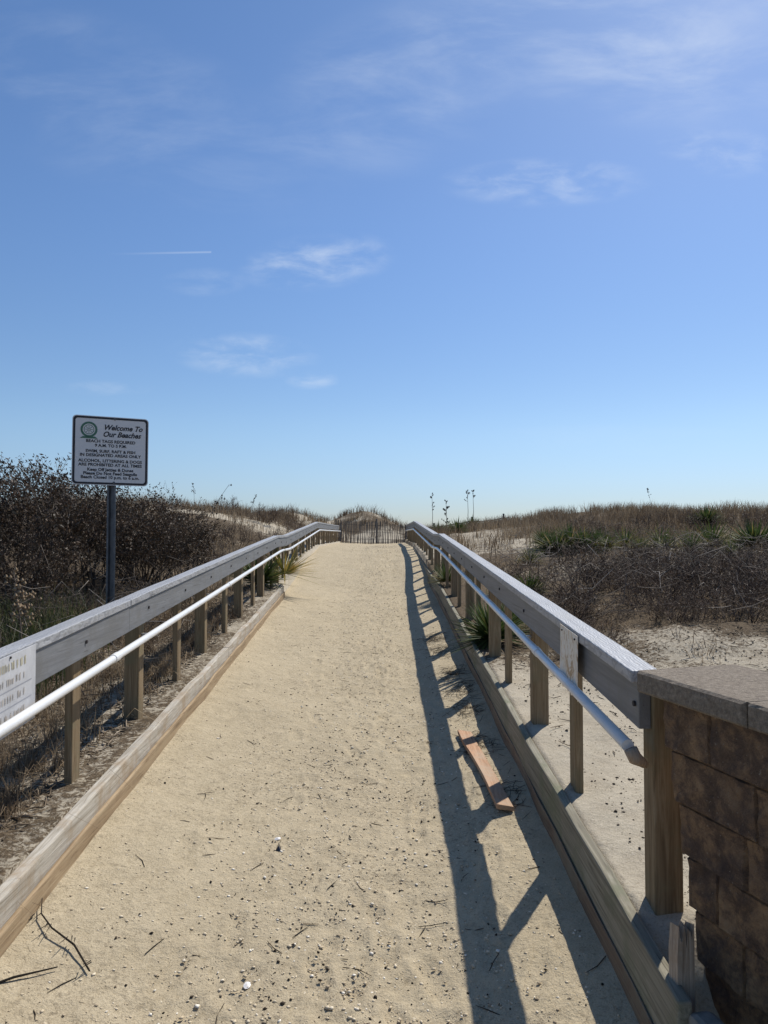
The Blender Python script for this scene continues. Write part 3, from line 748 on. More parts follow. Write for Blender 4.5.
def rk(x, y, u):   # right slope: thin near the sand patches, dense on the dune
    d = sstep(y + .12 * (x - 4), 12, 20) * .95 + .05
    d = d * np.clip(.62 + 1.5 * fbm(x, y, .42, 3, 33), .04, 1)
    d = d * (1 - .93 * np.exp(-((x - 2.8) / 1.5) ** 2 - ((y - 23) / 5.0) ** 2))
    return (u < d) & (x < y * .62 + 3)
o = grass_field('dune_grass', 9000, (1.0, 26, 8, 36), 101, rk, .30, .58, .007, .30, M['grass'], .05, .75, .10)
props(o, 'brown dry dune grass covering the slope and crest right of the path', 'grass')
def lk(x, y, u):
    d = sstep(y, 9, 14) * np.clip(.60 + 1.5 * fbm(x, y, .42, 3, 35), .05, 1)
    d = d * (1 - .9 * np.exp(-((x + 6) / 2.2) ** 2 - ((y - 24.5) / 1.6) ** 2)) * (1 - .85 * np.exp(-((x + 3.4) / 1.2) ** 2 - ((y - 26) / 4) ** 2))
    return (u < d) & (x > -y * .62 - 3)
o = grass_field('dune_grass', 6500, (-22, -1.4, 8, 38), 111, lk, .28, .55, .007, .32, M['grass'], .1, .85, .10)
props(o, 'brown dry dune grass covering the dune left of the path', 'grass')
def hk(x, y, u): return u < (.25 + .75 * sstep(natural_z(x, y), 1.9, 2.9)) * np.clip(.5 + 1.9 * fbm(x, y, .6, 3, 37), .02, 1)
o = grass_field('dune_grass', 2300, (-6, 6, 33, 45), 121, hk, .25, .55, .007, .3, M['grass'], 0, .6, .09)
props(o, 'dark dry grass on the sandy hill behind the slat fence', 'grass')
def nk(x, y, u): return (x > XL(y) - 3.6) & (u < np.clip(.34 + 1.8 * fbm(x, y, 1.4, 3, 39), .02, 1) * (1 - .45 * (x > XL(y) - .3)) + .35 * (y < 3.4))
o = grass_field('dry_weeds', 2600, (-6, -1.2, 1.6, 10), 131, nk, .08, .30, .0040, .60, M['grass'], .0, .75, .06)
props(o, 'tangled dry weeds on the ground outside the left railing', 'weeds')
def sk(x, y, u): return (x > XL(y) - 1.9) & (u < np.clip(.25 + 2.2 * fbm(x, y, 1.9, 3, 49), 0, 1))
o = grass_field('straw_grass', 900, (-4, -1.2, 1.6, 9), 137, sk, .10, .30, .0042, .75, M['grass'], .45, 1.0, .05)
props(o, 'straw coloured dry grass tufts along the outside of the left railing', 'grass')
tx_, ty_ = [], []
tr_ = np.random.default_rng(19)
for i_ in range(150):
    y_ = 1.8 + 6.5 * tr_.random() ** 1.3; x_ = float(XL(y_)) - .14 - 1.5 * tr_.random() ** 1.5
    k_ = int(tr_.integers(40, 110)); tx_.append(x_ + tr_.normal(0, .035, k_)); ty_.append(y_ + tr_.normal(0, .035, k_))
tx_, ty_ = np.concatenate(tx_), np.concatenate(ty_); n_t = len(tx_)
V_, q_, a_ = blades(n_t, tx_, ty_, natural_z(tx_, ty_) - .02, tr_.uniform(.10, .27, n_t), np.full(n_t, .0038), .85, 23, np.clip(.38 + .5 * fbm(tx_, ty_, 1.1, 2, 97) + tr_.normal(0, .16, n_t), 0, 1), .8)
o = link('dry_grass_tufts', fastmesh('dry_grass_tufts', V_, q_, attr=a_), M['grass']); props(o, 'brown matted dry grass tufts around the posts of the left railing', 'grass', kind='stuff')
def gk(x, y, u): return (x < XL(y) - .75) & (np.abs(x / y + .50) < .10) & (u < .8)
o = grass_field('green_grass', 420, (-4.2, -1.5, 4.0, 7.0), 141, gk, .25, .5, .007, .35, M['greengrass'], .1, .8, .08)
props(o, 'green grass tufts behind the near left railing below the sign', 'grass')
def rgk(x, y, u): return (y + .9 * fbm(x, y, 1, 2, 5) + 1.2 * (u - .5) > 5.7) & (u < np.clip(.5 + 1.6 * fbm(x, y, .9, 3, 43), .0, 1) * (1 - .8 * (x < 2.4)))
o = grass_field('dry_weeds', 2600, (1.2, 8.5, 4.4, 13), 151, rgk, .06, .28, .0045, .8, M['grass'], 0.1, .85, .09)
props(o, 'flattened dry grass along the sandy edge of the right thicket', 'weeds')

def shrub_mesh(seed, H, Rad, stems, depth, leaves, leaf_sz, tilt, twr=.012, droop=0, leaf_from=.25):
    r = random.Random(seed); segs = []; tips = []
    def grow(p, d, ln, rad, lev):
        n = 3
        for i in range(n):
            d = (d + Vector((r.gauss(0, .22), r.gauss(0, .22), r.gauss(0, .14) + .05 - droop))).normalized()
            q = p + d * ln / n; ra = rad * (1 - .22 * (i + 1) / n); segs.append((p, q, rad, ra, lev)); p, rad = q, ra
            if lev < depth and r.random() < .92:
                s = Vector((r.gauss(0, 1), r.gauss(0, 1), r.gauss(.15, .6))).normalized()
                grow(p, (d * .75 + s * .75).normalized(), ln * r.uniform(.48, .74), rad * .66, lev + 1)
            tips.append((p, d, lev))
        if lev < depth: grow(p, d, ln * .6, rad * .8, lev + 1)
    for i in range(stems):
        a = 2 * math.pi * i / stems + r.uniform(-.3, .3); t = r.uniform(.1, 1) * tilt
        d = Vector((math.cos(a) * math.sin(t), math.sin(a) * math.sin(t), math.cos(t)))
        grow(Vector((math.cos(a) * Rad * .25 * r.random(), math.sin(a) * Rad * .25 * r.random(), -.05)), d, H * r.uniform(.36, .5), twr, 0)
    V_ = []; Q = []; A = []
    for (p, q, ra, rb, lev) in segs:
        t = (q - p).normalized(); a = t.orthogonal().normalized(); b = t.cross(a); k = len(V_); tv = min(1, max(0, r.gauss(.35, .25)))
        for c, rad in ((p, ra), (q, rb)):
            for j in range(3):
                w_ = a * math.cos(j * 2.094) + b * math.sin(j * 2.094); V_.append(c + w_ * max(rad, .0016)); A.append(tv)
        for j in range(3): Q.append((k + j, k + (j + 1) % 3, k + 3 + (j + 1) % 3, k + 3 + j))
    tw = fastmesh('branches', np.array([tuple(x) for x in V_]), Q, attr=A)
    lf = None
    if leaves:
        V_ = []; Q = []; A = []
        zs = [t for t in tips if t[0].z > leaf_from * H and t[2] >= 1]
        for i in range(leaves):
            p, d, lev = r.choice(zs); p = p + Vector((r.gauss(0, .025), r.gauss(0, .025), r.gauss(0, .025)))
            nn = Vector((r.gauss(0, 1), r.gauss(0, 1), r.gauss(0, 1) + .3)).normalized(); a = (d * .6 + nn.orthogonal() * r.choice((-1, 1))).normalized(); b = nn.cross(a).normalized()
            L_ = leaf_sz * r.uniform(.7, 1.3); w_ = L_ * .36; k = len(V_); tv = min(1, max(0, r.gauss(.45, .25)))
            V_ += [p, p + a * L_ * .5 + b * w_ * .5 + nn * L_ * .06, p + a * L_, p + a * L_ * .5 - b * w_ * .5 + nn * L_ * .06]; Q.append((k, k + 1, k + 2, k + 3)); A += [tv] * 4
        lf = fastmesh('foliage', np.array([tuple(x) for x in V_]), Q, attr=A)
    return tw, lf
def place_shrub(proto, name, x, y, sc, rz, label, cat, group, dz=0, szk=None):
    szk = szk or (1.0 if name == 'bayberry_shrub' else random.uniform(.75, 1.2))
    tw, lf, mt1, mt2 = proto
    e = empty(name, (x, y, float(natural_z(x, y)) + dz), label, cat, group); e.rotation_euler = (0, 0, rz); e.scale = (sc, sc, sc * szk)
    for nm, me, mt in (('branches', tw, mt1), ('foliage', lf, mt2)):
        if me is None: continue
        if not me.materials: me.materials.append(mt)
        o = bpy.data.objects.new(nm, me); COL.objects.link(o); o.parent = e
    return e
bays = [shrub_mesh(s, 1.75, .9, 13, 3, 6500, .05, .75, .013) + (M['twig'], M['bayleaf']) for s in (1, 2, 3)]
GB = 'bayberry shrubs behind the beach sign'
rr = random.Random(12)
spots = [(-5.9, 7.9, 1.06), (-4.9, 7.7, 1.0), (-4.0, 8.1, 1.06), (-3.4, 8.6, .86), (-6.3, 9.4, 1.1), (-5.1, 9.2, 1.12), (-4.2, 9.5, 1.0), (-3.3, 9.8, .86), (-2.75, 9.9, .66), (-6.9, 8.3, 1.05), (-2.95, 9.0, .72), (-4.5, 6.9, .62), (-3.7, 7.2, .6)]
for i, (x, y, s) in enumerate(spots):
    place_shrub(bays[i % 3], 'bayberry_shrub', x, y, s * .95, rr.uniform(0, 6.28), 'tall dark brown leaved shrub in the hedge behind the white beach sign', 'shrub', GB)
bare = [shrub_mesh(s, .9, .6, 12, 3, 0, 0, 1.0, .008) + (M['twig'], None) for s in (11, 12)]
for i, (x, y, s) in enumerate([(-3.6, 5.9, .95), (-3.0, 6.6, .85), (-4.1, 6.3, 1.0), (-2.6, 7.6, .8), (-2.3, 8.4, .7), (-3.0, 5.2, .6), (-4.9, 6.6, 1.0), (-2.35, 6.7, .55)]):
    place_shrub(bare[i % 2], 'bare_shrub', x, y, s, rr.uniform(0, 6.28), 'bare grey twigged bush in front of the dark shrubs left of the path', 'shrub', 'bare bushes below the beach sign')
# low thicket on the right
M['warmtwig'] = leafy('thicket_bark', [(0, (.045, .033, .026)), (.55, (.125, .086, .064)), (.9, (.29, .225, .175)), (1, (.40, .33, .26))], .8, .2, 0)
low = [shrub_mesh(s, .62, .8, 15, 3, 260, .03, 1.25, .0065, .02, .3) + (M['warmtwig'], M['bayleaf']) for s in (21, 22, 23)]
rr = random.Random(5); k = 0
for row, (y, xa, xb, s) in enumerate([(6.25, 1.9, 3.4, .72), (6.6, 1.85, 5.0, .85), (7.1, 1.9, 5.8, .95), (7.6, 2.0, 6.4, 1.0), (8.1, 2.1, 6.6, 1.0), (8.7, 2.1, 7.2, 1.0), (9.6, 2.9, 7.8, 1.05), (10.7, 4.0, 8.6, .9), (12.4, 4.6, 9.6, .66)]):
    x = xa
    while x < xb:
        yy = y + rr.gauss(0, .2) + .10 * (x - 2)
        place_shrub(low[k % 3], 'thicket_shrub', x + rr.gauss(0, .15), yy, s * rr.uniform(.75, 1.15), rr.uniform(0, 6.28), 'low tangled leafless shrub in the thicket beyond the sandy patch right of the railing', 'shrub', 'thicket shrubs on the right', -.02)
        x += rr.uniform(.62, .90); k += 1
for (x, y, s) in [(6.2, 19, 1.0), (7.4, 19.6, 1.1), (8.6, 19.5, 1.1), (5.2, 17.5, .8), (9.8, 19.4, 1.0), (11.2, 20, 1.0), (5.6, 20.2, .9)]:
    place_shrub(low[k % 3], 'thicket_shrub', x, y, s * 1.25, rr.uniform(0, 6.28), 'low dark bare shrub among the grass halfway up the right dune', 'shrub', 'bare shrubs up the right dune'); k += 1
for i, (x, y, s) in enumerate([(-4.0, 13.4, 1.1), (-5.4, 14.2, 1.2), (-3.2, 14.6, .9), (-2.9, 12.6, .8), (-6.6, 15.5, 1.3), (-3.8, 18, 1.0), (-3.1, 19.5, .9), (-2.9, 22.5, 1.0), (-4.4, 26, 1.3), (-6.0, 27, 1.2), (-3.6, 28, 1.2)]):
    place_shrub(low[k % 3], 'dune_shrub', x, y, s * 1.1, rr.uniform(0, 6.28), 'sparse brown shrub growing on the grassy dune left of the railing', 'shrub', 'sparse shrubs on the left dune'); k += 1

# yuccas
def yucca_mesh(seed, n, ln, wd, up=.35, yellow=0.0):
    r = np.random.default_rng(seed); V_ = []; Q = []; A = []
    for i in range(n):
        az = r.uniform(0, 2 * np.pi); el = np.clip(r.normal(up + .25, .40), -.25, 1.45); L_ = ln * r.uniform(.6, 1.1)
        d = np.array([np.cos(az) * np.cos(el), np.sin(az) * np.cos(el), np.sin(el)]); s = np.array([-np.sin(az), np.cos(az), 0]); u2 = np.cross(d, s)
        tv = np.clip(r.normal(.40, .17) + (yellow if el < .5 else yellow * .5), 0, 1); k = len(V_); dr = r.uniform(.03, .16) * L_
        for t, w_ in ((0, .7), (.3, 1), (.7, .7), (1, .05)):
            c = d * (L_ * t) - np.array([0, 0, dr * t * t]) + np.array([np.cos(az), np.sin(az), 0]) * .02; fold = .25 * wd * w_
            V_ += [c - s * wd * w_ / 2 - u2 * -fold, c, c + s * wd * w_ / 2 - u2 * -fold]; A += [min(1, tv + .15 * t * t)] * 3
        for j in range(3):
            a = k + j * 3; Q += [(a, a + 1, a + 4, a + 3), (a + 1, a + 2, a + 5, a + 4)]
    return fastmesh('leaves', np.array(V_), Q, attr=A)
ym = [yucca_mesh(1, 260, .56, .024), yucca_mesh(2, 420, .58, .026, .30), yucca_mesh(3, 150, .58, .020, .3, .26)]
yp = yucca_mesh(9, 85, .62, .026, .25, .26)
def px2xy(px, d): return (px - 384) / F * d, d
def place_yucca(px, d, s, label, me, mt, dz=0.0, xy=None):
    x, y = xy if xy else px2xy(px, d)
    e = empty('yucca', (x, y, float(natural_z(x, y)) + dz), label, 'yucca', 'yuccas beside the path'); e.rotation_euler = (0, 0, rr.uniform(0, 6)); e.scale = (s, s, s)
    if not me.materials: me.materials.append(mt)
    o = bpy.data.objects.new('leaves', me); COL.objects.link(o); o.parent = e
    return e
e = place_yucca(0, 0, .98, 'yellow tipped yucca leaning through the left railing onto the sand path', yp, M['palm'], .16, (-1.55, 11.1))
e = place_yucca(0, 0, 1.0, 'dark green yucca under the left railing beside the yellowing one', ym[0], M['yucca'], .1, (-1.86, 10.6))
place_yucca(0, 0, .78, 'nearest green yucca poking through the posts of the right railing', ym[0], M['yucca'], .06, (.96, 6.35))
place_yucca(0, 0, .62, 'green yucca just outside the right railing behind the nearest one', ym[2], M['yucca'], .06, (1.25, 7.0))
place_yucca(0, 0, .72, 'yellow green yucca growing through the right railing near the landing', ym[2], M['yucca'], .06, (.93, 10.6))
place_yucca(545, 15.5, .8, 'small yucca left of the broad dark clump on the right slope', ym[0], M['yucca'], .1)
for px_, d_, sc_y, lab_ in [(556, 14.0, .92, 'left end'), (570, 14.5, 1.05, 'tallest rosette'), (584, 14.1, .95, 'nearest rosette'), (598, 14.6, .95, 'right end')]:
    place_yucca(px_, d_, sc_y, lab_ + ' of the broad dark green yucca clump on the right slope', ym[1] if px_ < 590 else ym[0], M['yucca'], .06)
place_yucca(660, 15.2, 1.05, 'low green yucca on the right slope between the broad clump and the middle one', ym[2], M['yucca'], .05)
place_yucca(690, 14.6, 1.1, 'low spreading yucca just above the thicket left of the large one', ym[2], M['yucca'], .05)
place_yucca(625, 15.0, .95, 'low green yucca right of the broad dark clump', ym[2], M['yucca'], .05)
place_yucca(706, 21, 1.15, 'highest yucca near the grassy crest of the right dune', ym[1], M['yucca'], .12)
place_yucca(712, 15.5, 1.25, 'green yucca in the middle of the right slope below the highest one', ym[2], M['yucca'], .1)
place_yucca(755, 14, 1.25, 'large green yucca at the right edge of the photo', ym[1], M['yucca'], .1)
for px_, d_, lab_ in [(608, 13.4, 'left'), (668, 13.2, 'middle'), (730, 12.6, 'right')]:
    place_yucca(px_, d_, .62, 'small olive yucca in the upper edge of the thicket, ' + lab_ + ' of three', ym[2], M['yucca'], .18)
place_yucca(640, 13.6, .7, 'small pale yucca above the thicket on the right', ym[2], M['yucca'], .06)
place_yucca(530, 12.6, .7, 'yellowish yucca on the bare sand before the broad dark clump', ym[2], M['yucca'], .04)
place_yucca(0, 0, .6, 'small yucca close outside the right railing before the pale sand slope', ym[0], M['yucca'], .02, (1.75, 8.6))
def stalk_mesh(seed, H, pods, dense):
    r = random.Random(seed); s = MB(); pd = MB()
    s.tube([(0, 0, 0), (.03, 0, H * .5), (.0, .02, H)], [.014, .011, .005], 5)
    for i in range(pods):
        t = 1 - dense * r.random(); z = H * t; a = r.uniform(0, 6.28); ln = r.uniform(.05, .17) * (1.2 - (t - (1 - dense)) / dense * .7)
        p0 = Vector((.02 * (1 - t), 0, z)); p1 = p0 + Vector((math.cos(a) * ln, math.sin(a) * ln, ln * .55)); s.tube([p0, p1], .005, 4)
        for kx in range(2):
            q = p0.lerp(p1, .55 + .45 * kx); pd.tube([q, q + Vector((0, 0, .025)), q + Vector((0, 0, .06))], [.006, .022, .006], 6)
    return s, pd
for (px, d, top, lab, seed, pods, dens) in [(432, 31.5, 494, 'thin yucca stalk nearest the railing end on the skyline', 1, 10, .42), (446, 27.5, 501, 'thickest yucca stalk with many dark pods on the skyline', 2, 20, .62),
                                   (467.5, 32, 491, 'leaning yucca stalk, left of the close pair on the skyline', 3, 9, .32), (473, 32.5, 490, 'straight yucca stalk, right of the close pair on the skyline', 4, 8, .22)]:
    x, y = px2xy(px, d); g = float(natural_z(x, y)); H = EYE + (534 - top) / F * d - g
    e = empty('yucca_stalk', (x, y, g), lab, 'flower stalk', 'dry yucca stalks on the skyline'); s, pd = stalk_mesh(seed, H, pods, dens)
    for nm, b_, mt in (('stem', s, M['stalk']), ('seed_pods', pd, M['pod'])):
        o = link(nm, mesh(nm, b_.v, b_.f), mt); o.parent = e
for (px, d, s, lab) in [(438, 30.5, 1.2, 'yucca rosette below the thin stalks beside the railing end'), (472, 33, 1.25, 'yucca rosette at the foot of the close pair of stalks'), (457, 26, 1.1, 'yucca rosette on the sand right of the thickest stalk')]:
    place_yucca(px, d, s, lab, ym[0], M['yucca'], .15)
# tall dead weed stems by the left hedge and goldenrod heads
def weed(name, x, y, H, seed, label, head=.02, n=26, mt=None):
    r = random.Random(seed); e = empty(name, (x, y, float(natural_z(x, y))), label, 'weed', None); s = MB(); hd = MB()
    lean = Vector((r.uniform(-.25, .35), r.uniform(-.2, .2), 0))
    P = lambda t: Vector((0, 0, H * t)) + lean * (H * t * t)
    s.tube([P(t) for t in (0, .3, .6, .85, 1)], [.006, .005, .004, .003, .002], 5)
    for i in range(n):
        t = 1 - .42 * r.random(); p = P(t); q = p + Vector((r.gauss(0, .05), r.gauss(0, .05), r.uniform(0, .06))) * (1.5 - t); s.tube([p, q], .0018, 3)
        hd = MB(); hd.tube([q - Vector((0, 0, head * .6)), q, q + Vector((0, 0, head * .7))], [.003, head * .6, .003], 5)
        o = link('seed_head', mesh('seed_head', hd.v, hd.f), mt or M['pod']); o.parent = e
    o = link('stem', mesh('stem', s.v, s.f), M['stalk']); o.parent = e
tan = plain('tan_seed_head', (.26, .19, .12), .9, .1, .25, 40)
weed('dead_goldenrod', -2.52, 5.0, .86, 1, 'tan fluffy dead goldenrod stem left of the sign post', .024, 40, tan)
weed('dead_goldenrod', -2.74, 5.3, .62, 5, 'shorter tan dead goldenrod at the far left above the railing', .022, 30, tan)
weed('dead_weed', -2.62, 9.6, 1.45, 2, 'tall thin dead weed with dark leaves rising right of the shrubs', .022, 14)
weed('dead_weed', -2.85, 10.0, 1.4, 3, 'arching dead weed stem between the shrubs and the left dune', .012, 8)
weed('dead_weed', -4.9, 26, .95, 6, 'dark upright weed on the skyline of the left dune, right of the grass crest', .03, 22)
weed('dead_weed', -7.2, 27, 1.0, 7, 'dark upright weed on the highest part of the left dune', .03, 22)
weed('dead_weed', 11.3, 30, 1.0, 8, 'small dark weed standing above the crest grass of the right dune', .035, 16)

# ------------------------------------------------------------------ things and litter on the sand
pl = MB(); y0, y1 = 3.50, 4.74; ns = 10
for i in range(ns + 1):
    t = i / ns; y = y0 + (y1 - y0) * t; xc = .590 + (.532 - .590) * t; hw = .042 - .004 * math.sin(t * 5); zz = max(float(path_z(xc - .04, y)), float(path_z(xc + .04, y))) - .008 + .012 * (1 - t)
    pl.v += [(xc - hw, y, zz + .010), (xc + hw, y, zz), (xc + hw, y, zz + .022), (xc - hw, y, zz + .036)]
for i in range(ns):
    a = i * 4
    for k in range(4): pl.f.append((a + k, a + 4 + k, a + 4 + (k + 1) % 4, a + (k + 1) % 4))
pl.f += [(0, 1, 2, 3), (ns * 4 + 3, ns * 4 + 2, ns * 4 + 1, ns * 4)]
o = pl.build('loose_plank', M['plank'], None, .003); props(o, 'loose reddish brown plank lying on the path in the striped shadow', 'plank')

def stones(name, n, seed, xf, yf, s0, s1, mt, tint, label, cat, zoff=.2, flat=.45, zf=None):
    r = np.random.default_rng(seed); x, y = xf(r, n), yf(r, n); 
    if zf is None:
        k = (x > CL(y) + .05) & (x < CR(y) - .04); x, y = x[k], y[k]
        z = path_z(x, y) + .010 * fbm(x, y, 22, 3, 61) * (np.exp(-(x / .5) ** 2) + .3)
    else:
        k = (x < XL(y) - .05) | (x > XR(y) + .05); x, y = x[k], y[k]; z = zf(x, y)
    n = len(x)
    s = s0 * (s1 / s0) ** (r.random(n) ** 2.2) * (1 + y * .02)
    base = np.array([(1, 0, 0), (-1, 0, 0), (0, 1, 0), (0, -1, 0), (0, 0, 1), (0, 0, -1)], float)
    tri = np.array([(0, 2, 4), (2, 1, 4), (1, 3, 4), (3, 0, 4), (2, 0, 5), (1, 2, 5), (3, 1, 5), (0, 3, 5)])
    az = r.uniform(0, 6.28, n); c, sn = np.cos(az), np.sin(az)
    P = base[None] * (1 + r.normal(0, .22, (n, 6, 1))) * np.stack([s, s * r.uniform(.5, .95, n), s * flat], -1)[:, None, :]
    X = P[..., 0] * c[:, None] - P[..., 1] * sn[:, None] + x[:, None]; Y = P[..., 0] * sn[:, None] + P[..., 1] * c[:, None] + y[:, None]; Z = P[..., 2] + (z + s * zoff * flat)[:, None]
    V_ = np.stack([X, Y, Z], -1).reshape(-1, 3); T = (tri[None] + (np.arange(n) * 6)[:, None, None]).reshape(-1, 3)
    tv = np.repeat(tint(r, n), 6); me = fastmesh(name, V_, tris=T, attr=tv); o = link(name, me, mt); props(o, label, cat, kind='stuff'); return o
yy_ = lambda r, n: 1.6 + 24 * r.random(n) ** 2.6
stones('gravel', 26000, 5, lambda r, n: r.normal(-.10, .42, n), yy_, .0018, .011, M['pebble'], lambda r, n: np.clip(r.normal(.72, .18, n), .15, 1), 'pale pebbles and shell grit pressed into the middle of the path', 'gravel')
stones('gravel', 12000, 9, lambda r, n: r.uniform(-1.6, .95, n), yy_, .002, .008, M['pebble'], lambda r, n: np.clip(r.normal(.5, .25, n), .1, 1), 'scattered grit across the whole path', 'gravel')
stones('wood_chips', 3800, 15, lambda r, n: r.normal(-.12, .45, n), yy_, .0018, .009, M['debris'], lambda r, n: np.clip(r.normal(.3, .25, n), 0, 1), 'dark crumbs of wood and bark on the path', 'debris', .5, .6)

stones('wood_chips', 20000, 25, lambda r, n: r.uniform(.9, 7.5, n), lambda r, n: r.uniform(2.0, 7.6, n), .0025, .010, M['debris'], lambda r, n: np.clip(r.normal(.5, .25, n), 0, 1), 'dark crumbs of bark and dry seaweed on the sand right of the railing', 'debris', .4, .55, natural_z)
stones('leaf_crumbs', 6000, 35, lambda r, n: r.uniform(-3.4, -1.3, n), lambda r, n: r.uniform(1.6, 9.0, n), .004, .022, leafy('leaf_crumb', [(0, (.04, .03, .02)), (.45, (.17, .125, .08)), (1, (.58, .49, .36))], .85, .2, 0), lambda r, n: np.clip(r.normal(.5, .3, n), 0, 1), 'mixed pale and brown leaf crumbs on the ground left of the path', 'leaf litter', .3, .4, natural_z)
def sticks(name, n, seed, pos, l0, l1, rad, mt, label, cat, zf, jit=.25):
    r = np.random.default_rng(seed); x, y = pos(r, n); n = len(x); az = r.uniform(0, 6.28, n); L_ = r.uniform(l0, l1, n); k = r.uniform(-.4, .4, n)
    V_ = []; Q = []; A = []
    t = np.clip(r.normal(.4, .3, n), 0, 1); nv = 0
    P = []
    for s in (-.5, 0, .5):
        a2 = az + k * s
        px, py = x + np.cos(a2) * L_ * s, y + np.sin(a2) * L_ * s; P.append(np.stack([px, py, zf(px, py) + rad * .8 + np.abs(r.normal(0, L_ * jit * .12))], -1))
    sx_, sy_ = -np.sin(az) * rad, np.cos(az) * rad; z0 = np.zeros(n)
    for i, s in enumerate((.8, 1, .5)):
        for ox, oz in ((-1, -.4), (1, -.4), (0, 1)):
            V_.append(P[i] + np.stack([sx_ * ox * s, sy_ * ox * s, z0 + rad * oz * s], -1))
    V_ = np.stack(V_, 1).reshape(-1, 3); kk = (np.arange(n) * 9)[:, None]
    for i in (0, 3):
        for j in range(3): Q.append(kk + np.array([[i + j, i + (j + 1) % 3, i + 3 + (j + 1) % 3, i + 3 + j]]))
    o = link(name, fastmesh(name, V_, np.concatenate(Q, 0), attr=np.repeat(t, 9)), mt); props(o, label, cat, kind='stuff'); return o
def inpath(x, y):
    k = (x > CL(y) + .06) & (x < CR(y) - .05); return x[k], y[k]
sticks('twig_litter', 260, 3, lambda r, n: inpath(r.normal(-.2, .7, n), 1.7 + 14 * r.random(n) ** 1.7), .02, .11, .0018, M['debris'], 'thin dry twigs scattered over the path', 'twigs', path_z)
def clumpy(r, n):
    c = np.array([(.56, 7.3), (.60, 6.3), (.64, 5.75), (.63, 5.2), (.60, 4.5), (.70, 3.75), (.55, 7.9)]); k = r.integers(0, len(c), n)
    return inpath(c[k, 0] + r.normal(0, .075, n), c[k, 1] + r.normal(0, .14, n))
sticks('needle_litter', 850, 4, clumpy, .03, .13, .0014, M['debris'], 'dark clumps of dry needles and stems in the shade along the right kerb', 'plant litter', path_z, .8)
def rside(r, n):
    x, y = r.uniform(.95, 4.6, n), r.uniform(2.2, 7.0, n); k = fbm(x, y, 1.6, 3, 77) + r.normal(0, .25, n) > .12; return x[k], y[k]
sticks('twig_litter', 3200, 6, rside, .02, .12, .003, M['debris'], 'dark bits of twig and bark on the sand right of the railing', 'twigs', natural_z, .6)
def rtwig(r, n):
    x, y = r.uniform(1.6, 8.5, n), 6.2 + 6.5 * r.random(n); return x, y
sticks('fallen_twigs', 1500, 8, rtwig, .12, .55, .0035, M['twig'], 'pale fallen twigs through the right thicket', 'twigs', lambda x, y: natural_z(x, y) + .10 + .32 * np.random.default_rng(len(x)).random(len(x)) ** 1.3 * (y > 6.6), 2.2)
def lside(r, n):
    x, y = r.uniform(-3.2, -1.3, n), r.uniform(1.7, 9.0, n); k = x < XL(y) - .06; return x[k], y[k]
sticks('leaf_litter', 3600, 7, lside, .02, .10, .0045, leafy('pale_leaf_litter', [(0, (.05, .038, .026)), (.5, (.20, .15, .10)), (1, (.52, .43, .32))], .8, .2, 0), 'pale dead leaves and stems on the ground outside the left railing', 'leaf litter', natural_z, .8)
sticks('twig_tangle', 380, 10, lambda r, n: (lambda x, y: (x[x < XL(y) - .2], y[x < XL(y) - .2]))(r.uniform(-5.5, -1.5, n), r.uniform(4.2, 8.5, n)),   .12, .55, .0028, M['twig'], 'grey bare twigs tangled below the sign', 'twigs', lambda x, y: natural_z(x, y) + .05 + .45 * np.random.default_rng(len(x)).random(len(x)) ** 1.5, 2.5)

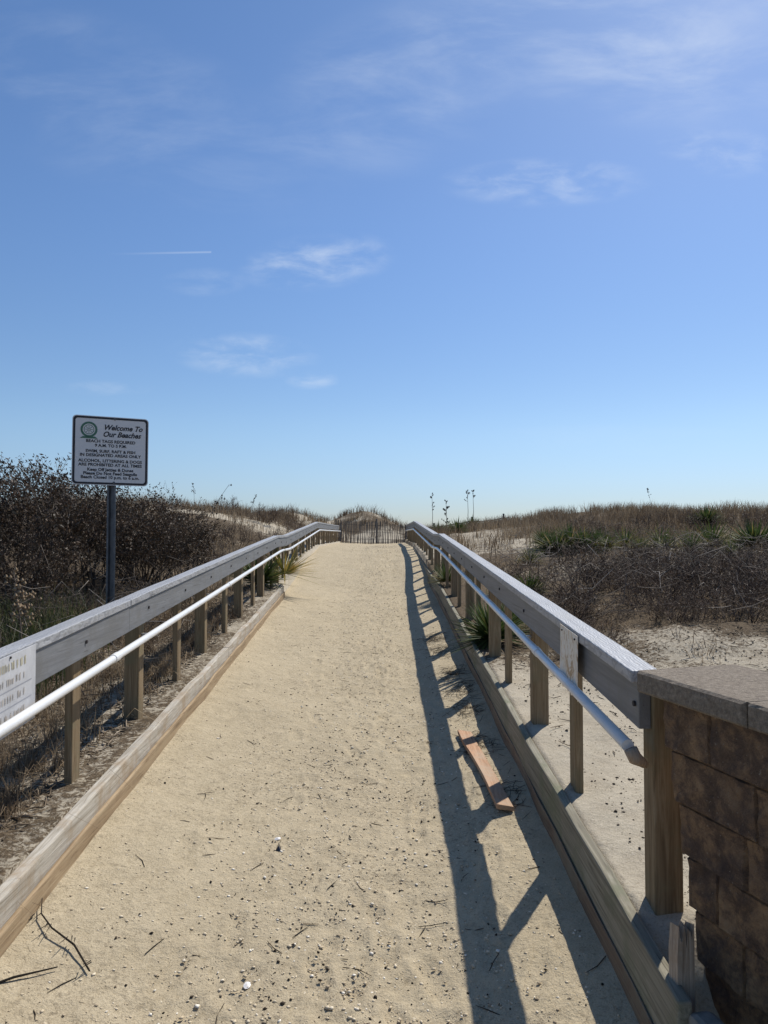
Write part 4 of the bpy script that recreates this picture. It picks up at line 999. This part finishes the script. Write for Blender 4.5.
# branched dead twig in the near left corner
tw = MB(); zz = lambda x, y: float(path_z(np.clip(x, -1.15, .7), y)) + .012
TD = -.13
A_ = [(-1.26, 2.26), (-1.18, 2.31), (-1.10, 2.38), (-1.02, 2.42)]
A_ = [(-1.30, 2.14), (-1.25, 2.20), (-1.16, 2.27), (-1.06, 2.35)]
rw_ = 0
tw.tube([(x, y, zz(x, y)) for x, y in A_], [.004, .0045, .004, .002], 5)
B_ = [(-.96, 2.36), (-1.05, 2.45), (-1.15, 2.50), (-1.22, 2.57), (-1.26, 2.66)]
tw.tube([(x, y, zz(x, y) + .03 * i / 4) for i, (x, y) in enumerate(B_)], [.003, .0035, .003, .0025, .0015], 5)
r = random.Random(6)
for i in range(12):
    k = i % 4; x = B_[k][0] + r.uniform(-.03, .0); y = B_[k][1] + r.uniform(0, .03)
    tw.tube([(x, y, zz(x, y) + .015), (x + r.uniform(-.03, .02), y - r.uniform(.02, .06), zz(x, y) + .02)], [.002, .0009], 4)
o = tw.build('dead_twig', M['debris'], None); props(o, 'branched dark dead twig lying against the left kerb in the near corner', 'twig')
# shell and dark scrap
sx_, sy_ = -.478, 3.26; z = float(path_z(sx_, sy_))
sc_ = MB(); sc_.add([(0, .05, .012), (-.011, -.012, .006), (-.008, -.024, .004), (.009, -.024, .004), (.013, -.01, .006), (0, -.012, .022)], [(0, 1, 5), (1, 2, 5), (2, 3, 5), (3, 4, 5), (4, 0, 5), (4, 3, 2, 1), (0, 4, 1)])
o = sc_.build('mussel_shell', M['blackplastic'], None); o.location = (sx_, sy_, z); o.rotation_euler = (0, 0, .1); props(o, 'small dark glossy shell standing out in the middle of the near path', 'shell')
def shell(x, y, s, rz, label):
    b_ = MB(); n = 10
    v = [(0, 0, .35 * s)] + [(s * math.cos(t) * (1 + .08 * (i % 2)), .75 * s * math.sin(t), 0) for i, t in enumerate(np.linspace(0, 2 * math.pi, n + 1)[:-1])]
    b_.add(v, [(0, 1 + i, 1 + (i + 1) % n) for i in range(n)] + [tuple(range(1, n + 1))[::-1]])
    o = b_.build('shell_fragment', M['shell'], None); o.location = (x, y, float(path_z(x, y)) + .003); o.rotation_euler = (.15, -.1, rz); props(o, label, 'shell')
shell(-.497, 3.36, .015, .4, 'white shell fragment beside the dark glossy shell')
shell(-.45, 2.38, .016, 1.4, 'largest white shell fragment in the gravel at the bottom of the photo')
